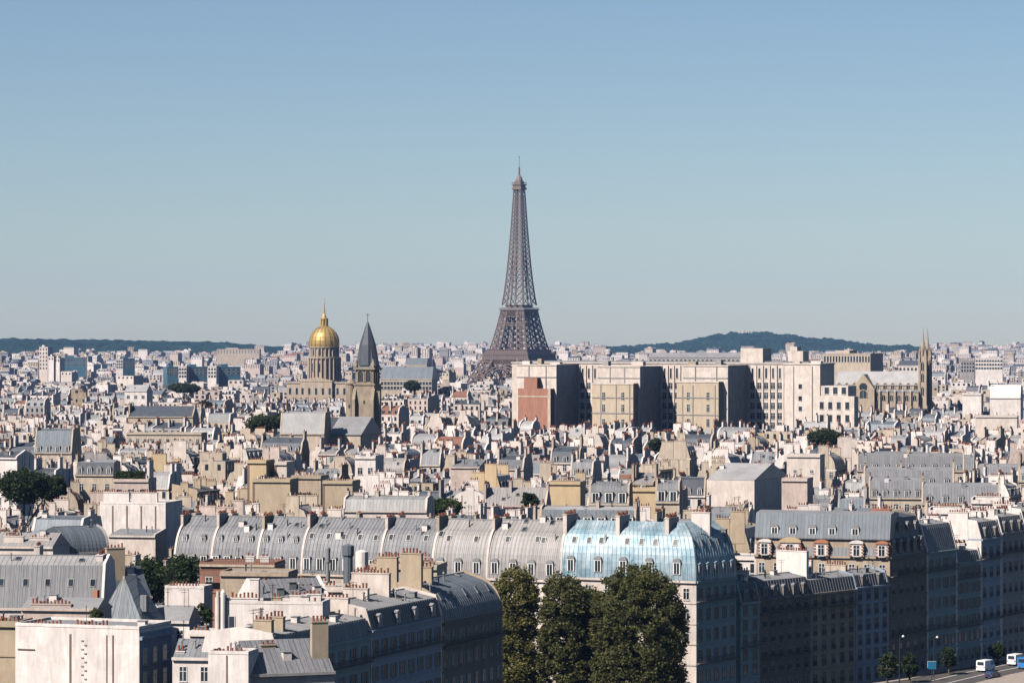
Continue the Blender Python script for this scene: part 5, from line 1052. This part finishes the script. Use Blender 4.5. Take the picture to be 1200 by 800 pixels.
while py > 497 and CNT < TARGET:
    d = 400 + 0 if False else 171000 / (py - 400)
    px = -30 + rng.uniform(-15, 10)
    while px < 1225 and CNT < TARGET:
        w = rng.choice((6.5, 8, 9, 11, 13, 17)) * rng.uniform(.85, 1.15); orient = 'gable' if rng.random() < .38 else 'front'
        if orient == 'gable': w = rng.uniform(7, 11)
        D = rng.uniform(8, 15) if orient == 'gable' else rng.uniform(8, 11)
        rz = region(X(px, d), d) + rng.uniform(-5, 5)
        A, B, DD = plan(d, px, w, D, orient, rz)
        step = w * FPX / d * rng.uniform(1.0, 1.35); px += step
        if hits(A, B, DD): continue
        dist = min(A[1], B[1]); g = gz(d)
        kind = rng.choice(('mansard', 'mansard', 'steep', 'steep', 'gable', 'curved', 'flat', 'shed'))
        a, b = {'mansard': (rng.uniform(2.8, 4), rng.uniform(1, 2)), 'steep': (rng.uniform(3, 5), rng.uniform(.5, 1)), 'gable': (rng.uniform(2.5, 4.5), 0), 'curved': (rng.uniform(3.5, 5), .5), 'flat': (0, .5), 'shed': (rng.uniform(1.5, 3.5), 0)}[kind]
        want = g + rng.uniform(17.5, 24) + 5 * sstep(850, 1150, d) + a + b + (rng.uniform(2, 5) if rng.random() < .15 else 0)
        zt = cap(A, B, dist, want + 1.2) - 1.2
        h = zt - a - b - g
        if h < 7: continue
        wl = rng.choice(WALLS); rm = rng.choice(ROOFS); gm = rng.choice(('white_render', 'pale_render', wl, wl, 'cream_stone'))
        if kind in ('flat',): rm = 'plain_zinc'
        dm = max(1, int(math.hypot(B[0] - A[0], B[1] - A[1]) / 3)) if kind in ('mansard', 'steep') and rng.random() < .65 else 0
        sk = rng.randrange(0, 4) if not dm and kind in ('curved', 'gable', 'shed') else 0
        root = house('town_house', None, A, B, DD, h, wall=wl, roof=(kind, a, b), rm=rm, rm2='plain_zinc' if rng.random() < .5 else None, floors=max(3, int(h / 3.3)), vis=1 if d > 900 else 2,
              win=rng.choice(('plain', 'bare', 'shutter')), dorm=dm, dst=rng.choice(('zinc', 'slate', 'white', 'stone')), sky=sk, gmat=gm, z0=g, side=(rng.choice((0, 2, 3)) if orient == 'gable' and rng.random() < .5 else 0), sides=('l',), rnd=random.Random(rng.random()), chz=3.4)
        CNT += 1; GEN.append((root, A, B, DD, zt, wl, gm, rm, kind, orient, dm, sk, want))
    py -= 6.6 if py > 560 else 6.0
print('individual houses', CNT, 'last row', py)

# labels of these houses: look first, then what they stand below in the view, then which of the look-alikes
WN = {'white_render': 'white', 'pale_render': 'pale beige', 'cream_stone': 'cream stone', 'pinkish_render': 'pinkish', 'tan_render': 'tan', 'yellow_render': 'yellow', 'grey_render': 'grey', 'warm_stone': 'sandy stone'}
RN = {'zinc': 'grey zinc', 'pale_zinc': 'pale zinc', 'warm_zinc': 'warm grey', 'blue_zinc': 'blue-grey', 'slate': 'dark slate', 'tile': 'red tile', 'plain_zinc': 'flat grey'}
KN = {'mansard': 'mansard', 'steep': 'steep mansard', 'gable': 'pitched roof', 'curved': 'curved roof', 'flat': 'roof', 'shed': 'sloping roof'}
ZONES = [(60, 'at the left edge'), (130, 'near the left edge'), (210, 'above the huge blank gable'), (290, 'left of the tan gables'), (350, 'left of the gilded dome'), (412, 'below the gilded dome'), (460, 'below the bell tower'), (520, 'right of the bell tower'), (575, 'left of the iron tower'), (640, 'below the iron tower'), (700, 'below the brick block'), (760, 'below the second pale wing'), (830, 'below the third pale wing'), (910, 'by the white hall'), (980, 'below the annexe'), (1050, 'above the round dormer mansion'), (1110, 'below the twin spires'), (1160, 'near the right edge'), (9999, 'at the right edge')]
lab = {}
for q in GEN:
    root, A, B, DD, zt, wl, gm, rm, kind, orient, dm, sk, want = q
    cx, cy = (A[0] + B[0]) / 2, (A[1] + B[1]) / 2; px = 600 + FPX * cx / cy; L = math.hypot(A[0] - B[0], A[1] - B[1])
    zone = next(n for lim, n in ZONES if px < lim)
    front = f"{WN[gm] if orient == 'gable' else WN[wl]} {'gable end' if orient == 'gable' else ('wide front' if L > 14 else 'narrow front')}"
    ex = ' and dormers' if dm and orient == 'front' else ''
    lab.setdefault(f"{front}, {RN[rm]} {KN[kind]}{ex}, {zone}", []).append((cy, root))
ORD = ['nearest', 'second nearest', 'third nearest', 'fourth nearest', 'fifth nearest']
for k, v in lab.items():
    v.sort(key=lambda t: t[0])
    for i, (y, root) in enumerate(v): root['label'] = k if len(v) == 1 else f"{k}, {ORD[min(i, 4)]}"

# the mass of houses behind and between
def quick(mb, A, B, D, h, g, wl, rm, gm, kind, a, b, r, far):
    L = math.hypot(B[0] - A[0], B[1] - A[1]); rz = math.atan2(B[1] - A[1], B[0] - A[0]); mb.T = (math.cos(rz), math.sin(rz), A[0], A[1], g)
    mb.box(0, L, 0, D, -3, h, wl)
    fp = full_profile(kind, D, h, a, b); top = max(z for _, z in fp)
    if kind != 'flat': mb.extr([(y, z + .07) for y, z in fp], .1, L - .1, rm)
    else:
        mb.box(.4, L - .4, .4, D - .4, h + .01, h + .15, rm)
        if r.random() < .5: mb.box(L * .3, L * .6, D * .3, D * .7, h + .16, h + 2.6, gm)
    if not far or r.random() < .5:
        for x in (0, L - .6) + ((L * .5,) if L > 9 else ()):
            if r.random() < .75 and x != L * .5:
                e = r.uniform(.3, .8); g2 = [(-.03, h - 4)] + [(-.03, fp[0][1] + e)] + [(y, z + e) for y, z in fp[1:-1]] + [(D + .03, fp[-1][1] + e), (D + .03, h - 4)]
                if kind == 'flat': g2 = [(-.03, h - 4), (-.03, h + .9), (D + .03, h + .9), (D + .03, h - 4)]
                mb.extr(g2, x - .03, x + .63, gm)
            cw = r.uniform(1.5, D * .5); y0 = r.uniform(.5, max(.6, D - cw - .5)); zt = top + r.uniform(.4, 3.0)
            mb.box(x, x + .7, y0, y0 + cw, h, zt, gm)
            k = 'terracotta' if r.random() < .8 else 'black_metal'
            if not far:
                n = max(1, int(cw / .7))
                for i in range(n):
                    if r.random() < .85: mb.box(x + .2, x + .5, y0 + .15 + i * .7, y0 + .45 + i * .7, zt + .01, zt + r.uniform(.5, 1.1), k)
            elif r.random() < .5: mb.box(x + .1, x + .6, y0 + .2, y0 + cw - .2, zt + .01, zt + .6, k)
        if not far and kind in ('mansard', 'steep') and r.random() < .7:
            hp = half_profile(kind, D, h, a, b); y, _ = at_height(hp, h + .5); n = max(1, int(L / 3.2))
            for i in range(n):
                x = (i + .5) * L / n; mb.box(x - .7, x + .7, y - .1, y + 1.8, h + .5, h + 2.2, r.choice(('zinc', 'frame_white', 'slate')) if i == 0 else kk); kk = mb.mats[mb.m[-1]]
                mb.box(x - .5, x + .5, y - .16, y - .11, h + .7, h + 2.0, 'glass')
    for _ in range(r.randrange(2, 7) if not far else r.randrange(0, 4)):
        u = r.uniform(.5, max(.6, L - 1.2)); y = r.uniform(.1, .5) * D; z = h + (top - h) * min(1, y / (D * .5)) * .8; s = r.uniform(.25, .9) * (1 if not far else 1.8); k = r.choice(('white_render', 'frame_white', 'black_metal', 'dim_grey_and_shade', 'terracotta', 'slate', 'glass', 'grey_render'))
        mb.box(u, u + s, y, y + s, z - 1, z + r.uniform(.6, 2.0), k)
    st = 3.2; n = max(1, int(L / (2.8 if not far else 4.5))); ww = .55 if not far else 1.0
    for j in range(3 if not far else 1 + (r.random() < .6)):
        zb = h - 2.9 - j * st
        for i in range(n):
            x = (i + .5) * L / n; mb.poly([(x - ww, -.12, zb), (x + ww, -.12, zb), (x + ww, -.12, zb + 1.9), (x - ww, -.12, zb + 1.9)], 'glass')
    if r.random() < .75:
        n = max(1, int(D / 4))
        for i in range(n):
            y = (i + .5) * D / n; zb = h - 2.9
            mb.poly([(L + .1, y - ww, zb), (L + .1, y + ww, zb), (L + .1, y + ww, zb + 1.9), (L + .1, y - ww, zb + 1.9)], 'glass')
            mb.poly([(-.1, y - ww, zb), (-.1, y + ww, zb), (-.1, y + ww, zb + 1.9), (-.1, y - ww, zb + 1.9)], 'glass')
mb = MB(); cnt = 0; d = 640.0
FARW = ['white_render'] * 4 + ['pale_render'] * 6 + ['cream_stone'] * 4 + ['pinkish_render'] * 2 + ['tan_render', 'warm_stone', 'grey_render', 'grey_render']
FARR = ['plain_zinc'] * 6 + ['plain_pale_zinc'] * 4 + ['blue_zinc'] * 3 + ['slate'] * 3 + ['tile']
while d < 12500:
    px = -60 + rng.uniform(-15, 10); far = d > 2300; lim = 1260
    if d > 8300: lim = 1260
    while px < lim:
        big = 1.0 if d < 2000 else (1.15 if d < 3000 else (1.5 if d < 5000 else 2.1))
        orient = 'gable' if rng.random() < .3 else 'front'
        w = (rng.uniform(6.5, 10.5) if orient == 'gable' else rng.uniform(6, 16)) * big; D = (rng.uniform(8, 14) if orient == 'gable' else rng.uniform(7.5, 11)) * min(big, 1.6)
        rz = region(X(px, d) * .5, d * .5) * 1.2 + rng.uniform(-9, 9)
        A, B, DD = plan(d, px, w, D, orient, rz); pc = px; px += w * FPX / d * rng.uniform(1.0, 1.5 if not far else 1.9)
        if d > 8200 and (pc < 330 or 700 < pc < 1080): continue
        if hits(A, B, DD, .3): continue
        g = gz(d); kind = rng.choice(('mansard', 'mansard', 'steep', 'gable', 'flat', 'flat', 'shed', 'curved')) if not far else rng.choice(('mansard', 'gable', 'flat', 'flat'))
        a, b = {'mansard': (3.2, 1.3), 'steep': (4, .7), 'gable': (3.4, 0), 'curved': (4, .5), 'flat': (0, .5), 'shed': (2.2, 0)}[kind]
        top = rng.uniform(15, 25) + (rng.uniform(4, 9) if rng.random() < .12 else 0)
        if d < 950: top = rng.uniform(12, 21)
        elif d < 1450: top = rng.uniform(17, 29)
        if d > 3000: top = rng.uniform(14, 27) + (rng.uniform(6, 16) if rng.random() < .1 else 0)
        zt = cap(A, B, min(A[1], B[1]), g + top + 1.5) - 1.5; h = zt - g - a - b
        if h < 5: continue
        wl = rng.choice(FARW); quick(mb, A, B, DD, h, g, wl, rng.choice(FARR), rng.choice(('white_render', 'pale_render', wl, wl)), kind, a, b, rng, far); cnt += 1
    d += max(11.0, d * d * (2.2 if d < 2600 else 1.9) / 171000) if d < 5000 else 190
mb.T = None
tag(mb.build('distant_houses'), 'mass of pale houses with grey roofs reaching to the skyline', 'houses', None, 'stuff')
print('mass houses', cnt, len(mb.f))

# ------------------------------------------------------------------ trees
def leaf_cloud(mb, cx, cy, z0, z1, r, n, size, seed, k, flat=1.0, shape='oval'):
    q = random.Random(seed); H = z1 - z0; zc = (z0 + z1) / 2
    cl = []
    dome = min(H * .5, r * 1.15)
    for _ in range((int(50 + r * 14) if r < 4 else max(420, int(r * r * H * .4))) if n > 300 else 10):
        while True:
            u, v, t = q.uniform(-1, 1), q.uniform(-1, 1), q.uniform(-1, 1); s = u * u + v * v + t * t
            if shape == 'tall':
                zq = z0 + H * (t + 1) / 2; lim = 1.0 if zq < z1 - dome else math.sqrt(max(0, 1 - ((zq - z1 + dome) / dome) ** 2))
                if zq < z0 + .25 * H: lim = .8
                if .5 * lim < math.hypot(u, v) < lim or (zq > z1 - dome * .6 and math.hypot(u, v) < lim): break
                continue
            if .12 < s < 1: break
        if shape == 'bulb' and t < 0: u *= 1 + .1 * t; v *= 1 + .1 * t
        cl.append((cx + u * r * .88, cy + v * r * flat * .88, zc + t * H * (.46 if shape != 'tall' else .47), q.uniform(.15, .27) * r if r < 4 else q.uniform(.6, 1.5)))
    for i in range(n):
        c = cl[q.randrange(len(cl))]; rr = c[3] * (q.random() ** .4) * (1.0 if q.random() < .93 else 1.5); th = q.uniform(0, 2 * math.pi); ph = math.acos(q.uniform(-1, 1))
        p = Vector((c[0] + rr * math.sin(ph) * math.cos(th), c[1] + rr * math.sin(ph) * math.sin(th), c[2] + rr * math.cos(ph) * .9))
        e1 = Vector((q.gauss(0, 1), q.gauss(0, 1), q.gauss(0, .6))).normalized(); e2 = e1.cross(Vector((q.gauss(0, 1), q.gauss(0, 1), q.gauss(0, 1)))).normalized(); s = size * q.uniform(.6, 1.3)
        mb.add([tuple(p - e1 * s), tuple(p + e2 * s * .6), tuple(p + e1 * s), tuple(p - e2 * s * .6)], [(0, 1, 2, 3)], k)
def tree(name, label, px, d, py0, py1, wpx, n, size, k, seed, group=None, base=None, flat=1.0, shape='oval'):
    z0 = gz(d); x = X(px, d); t = thing(name, label, 'tree', (x, d, z0), 0, group); top, bot, r = Z(py0, d) - z0, Z(py1, d) - z0, wpx / 2 * d / FPX
    m = MB(); q = random.Random(seed); H = max(2, bot + (top - bot) * .6)
    m.lathe([(r * .05 + .15, -.5), (r * .045 + .08, H * .5), (.1, H)], 8, 'bark')
    for i in range(9):
        h0 = H * q.uniform(.35, .85); a = q.uniform(0, 6.28); m.bar((0, 0, h0), (math.cos(a) * r * .7, math.sin(a) * r * .7 * flat, min(top * .95, h0 + r * q.uniform(.5, 1.1))), .22, 'bark')
    m.build('trunk', t)
    m = MB(); leaf_cloud(m, 0, 0, bot, top, r, n, size, seed, k, flat, shape); m.build('crown', t); return t
GT = 'tall street trees by the blue roofed house'
tree('street_tree', 'sparsest, leftmost of the tall street trees, against the yellow lit front', 603, 590, 658, 880, 57, 50000, .26, 'leaf_yellow', 1, GT, shape='tall')
tree('street_tree', 'middle one of the tall street trees before the blue roofed house', 659, 588, 667, 890, 64, 62000, .27, 'leaf_olive', 2, GT, shape='tall')
tree('street_tree', 'largest street tree with broad rounded crown before the blue roofed house', 747, 586, 654, 910, 128, 140000, .27, 'leaf_olive', 3, GT, shape='tall')
tree('street_tree', 'small dark tree filling the gap between the two larger street trees', 692, 594, 686, 890, 58, 50000, .27, 'leaf_olive', 4, GT, shape='tall')
tree('courtyard_tree', 'dark green tree at the left end of the zinc terrace', 216, 612, 650, 706, 52, 9000, .32, 'leaf_dark', 5)
tree('courtyard_tree', 'dark shrubby tree behind the tan chimney stack at the left', 175, 625, 652, 706, 60, 9000, .32, 'leaf_dark', 6)
tree('courtyard_tree', 'small green shrub tree beside the bright white chimney wall', 238, 560, 706, 735, 24, 1500, .25, 'leaf_green', 7)
tree('roof_shrub', 'small shrub on the roof among red pots at the lower left', 112, 490, 712, 728, 20, 900, .16, 'leaf_green', 8)
for i, (px, d, a, b, wd, lb) in enumerate(((967, 1180, 503, 522, 44, 'wide dark tree between roofs below the annexe'), (28, 830, 548, 590, 66, 'large dark green tree mass at the left edge'), (62, 850, 556, 588, 34, 'smaller dark tree beside the large tree mass at the left'), (308, 1290, 486, 506, 40, 'left of two dark teal trees left of the bell tower'), (332, 1300, 484, 502, 36, 'right of two dark teal trees left of the bell tower'), (483, 2350, 446, 458, 20, 'dark round tree right of the pointed spire'), (216, 2300, 449, 460, 44, 'dark wide tree group left of the dome'), (520, 830, 586, 602, 44, 'green shrubs on a roof behind the zinc terrace'), (768, 1240, 514, 528, 16, 'single green tree below the second pale wing'), (620, 850, 574, 606, 20, 'slim dark tree left of the yellow blank wall'), (240, 2000, 470, 482, 20, 'small dark tree above the cream long building'), (860, 640, 655, 668, 12, 'little dark shrub on the roof right of the blue roofed house'))):
    tree('garden_tree', lb, px, d, a, b, wd, 5000 if d > 1000 else 9000, .2 + d * .00025, 'leaf_dark' if i != 7 else 'leaf_green', 20 + i)
for px, d_, a_, b_, w_, lb in ((1040, 646, 762, 796, 24, 'leftmost small dark tree on the quay pavement before the shaded fronts'), (1066, 656, 764, 794, 22, 'small dark quay tree left of the blue sign'), (1112, 672, 757, 782, 20, 'small dark quay tree right of the blue sign'), (1169, 694, 752, 771, 22, 'small dark quay tree behind the white vans')):
    tree('quay_tree', lb, px, d_, a_, b_, w_, 3200, .26, 'leaf_dark', int(px), 'small trees on the quay')
tb = thing('roof_hedge', 'long green hedge along the planted roof terrace at the left', 'hedge', (PT[1][0], PT[1][1], PT[4])); tb.rotation_euler = PT[0].rotation_euler
m = MB(); q = random.Random(5)
for i in range(2200):
    p = Vector((q.uniform(.3, 9), q.uniform(.4, 1.8), q.uniform(.0, 2.6))); e1 = Vector((q.gauss(0, 1), q.gauss(0, 1), q.gauss(0, 1))).normalized(); e2 = e1.cross(Vector((q.gauss(0, 1), q.gauss(0, 1), q.gauss(0, 1)))).normalized(); s = .25
    m.add([tuple(p - e1 * s), tuple(p + e2 * s), tuple(p + e1 * s), tuple(p - e2 * s)], [(0, 1, 2, 3)], 'leaf_green')
m.build('foliage', tb); m = MB(); m.box(.1, 9.2, .3, 1.9, .0, .5, 'wood'); m.build('planter', tb)
m = MB()
for i in range(900):
    dd = rng.uniform(1500, 8000) if i % 3 else rng.uniform(4500, 9000); x = X(rng.uniform(-40, 1240), dd); zc = cap((x, dd), (x + 1, dd), dd, gz(dd) + rng.uniform(12, 21)); r = rng.uniform(3, 7)
    leaf_cloud(m, x, dd, zc - r * 1.5, zc, r, 26, r * .32, i, 'leaf_dark')
tag(m.build('distant_trees'), 'dark green trees scattered among the distant roofs', 'trees', None, 'stuff')

# ------------------------------------------------------------------ the road: vehicles, lamps, a sign
def wheelset(root, L, Wd, r):
    def mk():
        b = MB(); b.lathe([(r, -.11), (r, .11)], 16, 'tyre'); b.lathe([(r * .55, .111), (r * .5, .13)], 12, 'plain_zinc'); return b.mesh('wheel')
    me = cached(('wheel', r), mk)
    for x in (L * .19, L * .80):
        for s in (-1, 1): inst('wheel', me, root, (x, s * (Wd / 2 - .1), r), (R(90) * -s, 0, 0))
def vehicle(name, label, cat, px, py, d, az, kind, paint, group='vehicles on the quay'):
    root = thing(name, label, cat, (X(px, d), d, .03), az, group); b = MB()
    prof = {'van': (5.2, 2.0, [(0, .4), (0, 1.3), (.05, 2.3), (.3, 2.4), (3.9, 2.4), (4.5, 1.4), (5.15, 1.15), (5.2, .4)]),
            'car': (4.3, 1.75, [(0, .35), (0, .85), (.25, .95), (.8, 1.42), (2.5, 1.45), (3.3, .95), (4.2, .8), (4.3, .35)]),
            'bus': (9.5, 2.5, [(0, .4), (0, 2.6), (.15, 2.95), (9.2, 2.95), (9.5, 2.5), (9.5, .4)])}[kind]
    L, Wd, pr = prof
    b.add([(x, -Wd / 2, z) for x, z in pr] + [(x, Wd / 2, z) for x, z in pr], [(i, (i + 1) % len(pr), len(pr) + (i + 1) % len(pr), len(pr) + i) for i in range(len(pr))] + [list(range(len(pr)))[::-1], list(range(len(pr), 2 * len(pr)))], paint)
    b.build('body', root); hz = max(z for _, z in pr)
    for s in (-1, 1):
        g = MB(); y = s * (Wd / 2 + .012)
        if kind == 'van': q = [(3.0, 1.35), (4.35, 1.35), (3.85, 2.15), (3.0, 2.15)]
        elif kind == 'car': q = [(.55, .95), (3.05, .95), (2.45, 1.36), (.9, 1.36)]
        else: q = [(.3, 1.5), (9.0, 1.5), (9.0, 2.5), (.3, 2.5)]
        g.poly([(x, y, z) for x, z in q], 'glass'); g.build('side_window', root)
    g = MB(); g.poly([(-.012, -Wd * .38, hz * .60), (-.012, Wd * .38, hz * .60), (-.012 + (.28 if kind == 'car' else .04), Wd * .36, hz * .9), (-.012 + (.28 if kind == 'car' else .04), -Wd * .36, hz * .9)], 'glass'); g.build('rear_window', root)
    g = MB(); (xa, za), (xb, zb) = (pr[5], pr[4]) if kind != 'bus' else (pr[5], pr[4])
    xa, za, xb, zb = {'van': (4.52, 1.42, 3.96, 2.36), 'car': (3.26, .99, 2.52, 1.43), 'bus': (9.515, 1.3, 9.515, 2.4)}[kind]
    g.poly([(xa + .012, -Wd * .42, za), (xa + .012, Wd * .42, za), (xb + .012, Wd * .4, zb), (xb + .012, -Wd * .4, zb)], 'glass'); g.build('windscreen', root)
    for s in (-1, 1):
        g = MB(); g.box(-.03, -.002, s * Wd * .4 - .12, s * Wd * .4 + .12, hz * .38, hz * .5, 'tail_red'); g.build('tail_light', root)
        g = MB(); g.box(L + .001, L + .03, s * Wd * .36 - .15, s * Wd * .36 + .15, .6, .8, 'frame_white'); g.build('headlight', root)
    wheelset(root, L, Wd, .34 if kind != 'bus' else .48)
QZ = math.atan2(QD[1] - QC[1], QD[0] - QC[0])
vehicle('van', 'white van on the quay road close beside a navy car', 'van', 1149, 790, 677, QZ, 'van', 'car_white')
vehicle('car', 'dark navy car driving close beside the white van on the quay road', 'car', 1158, 797, 664, QZ, 'car', 'car_navy')
vehicle('delivery_van', 'white boxy delivery van farther along the quay near the right edge', 'van', 1185, 781, 690, QZ, 'van', 'car_white')
vehicle('van', 'blue van cut by the right edge of the picture', 'van', 1197, 787, 683, QZ, 'van', 'car_blue')
def lamp(px, d, top, label):
    t = thing('street_lamp', label, 'street lamp', (X(px, d), d, .1), 0, 'street lamps on the quay'); h = Z(top, d)
    m = MB(); m.lathe([(.16, 0), (.14, .8), (.08, 1), (.06, h)], 8, 'black_metal'); m.build('pole', t)
    m = MB(); m.bar((0, 0, h), (.7, 0, h + .25), .08, 'black_metal'); m.build('arm', t)
    m = MB(); m.lathe([(.1, h - .05), (.26, h + .1), (.27, h + .25), (.14, h + .45), (.03, h + .5)], 10, 'frame_white', .75, 0); m.build('lamp_head', t)
lamp(1054, 655, 747, 'street lamp with white head in the dark gap left of the vans'); lamp(1094, 668, 748, 'street lamp with white head before the bluish quay front')
t = thing('traffic_sign', 'square blue sign on a post at the foot of the quay fronts', 'sign', (X(1092, 660), 660, .1))
m = MB(); m.cyl(-.0, 0, 0, Z(775, 660), .06, .06, 8, 'black_metal'); m.build('post', t); m = MB(); m.box(-.85, .85, -.12, -.07, Z(784, 660), Z(775, 660), 'sign_blue'); m.box(-.9, .9, -.065, -.03, Z(784, 660) - .05, Z(775, 660) + .05, 'frame_white'); m.build('panel', t)
# ------------------------------------------------------------------ the air
m = MB(); m.box(-4900, 4900, -50, 13600, -4, 340, 'ground'); hz_ = m.build('haze'); hz_.data.materials.clear()
hm = bpy.data.materials.new('air'); hm.use_nodes = True; n = hm.node_tree.nodes; n.remove(n['Principled BSDF'])
pv = n.new('ShaderNodeVolumePrincipled'); pv.inputs['Color'].default_value = (0.32, 0.52, 1.0, 1); pv.inputs['Density'].default_value = 2.3e-5; pv.inputs['Anisotropy'].default_value = 0.0
hm.node_tree.links.new(pv.outputs[0], n['Material Output'].inputs['Volume']); hz_.data.materials.append(hm); hz_['kind'] = 'stuff'
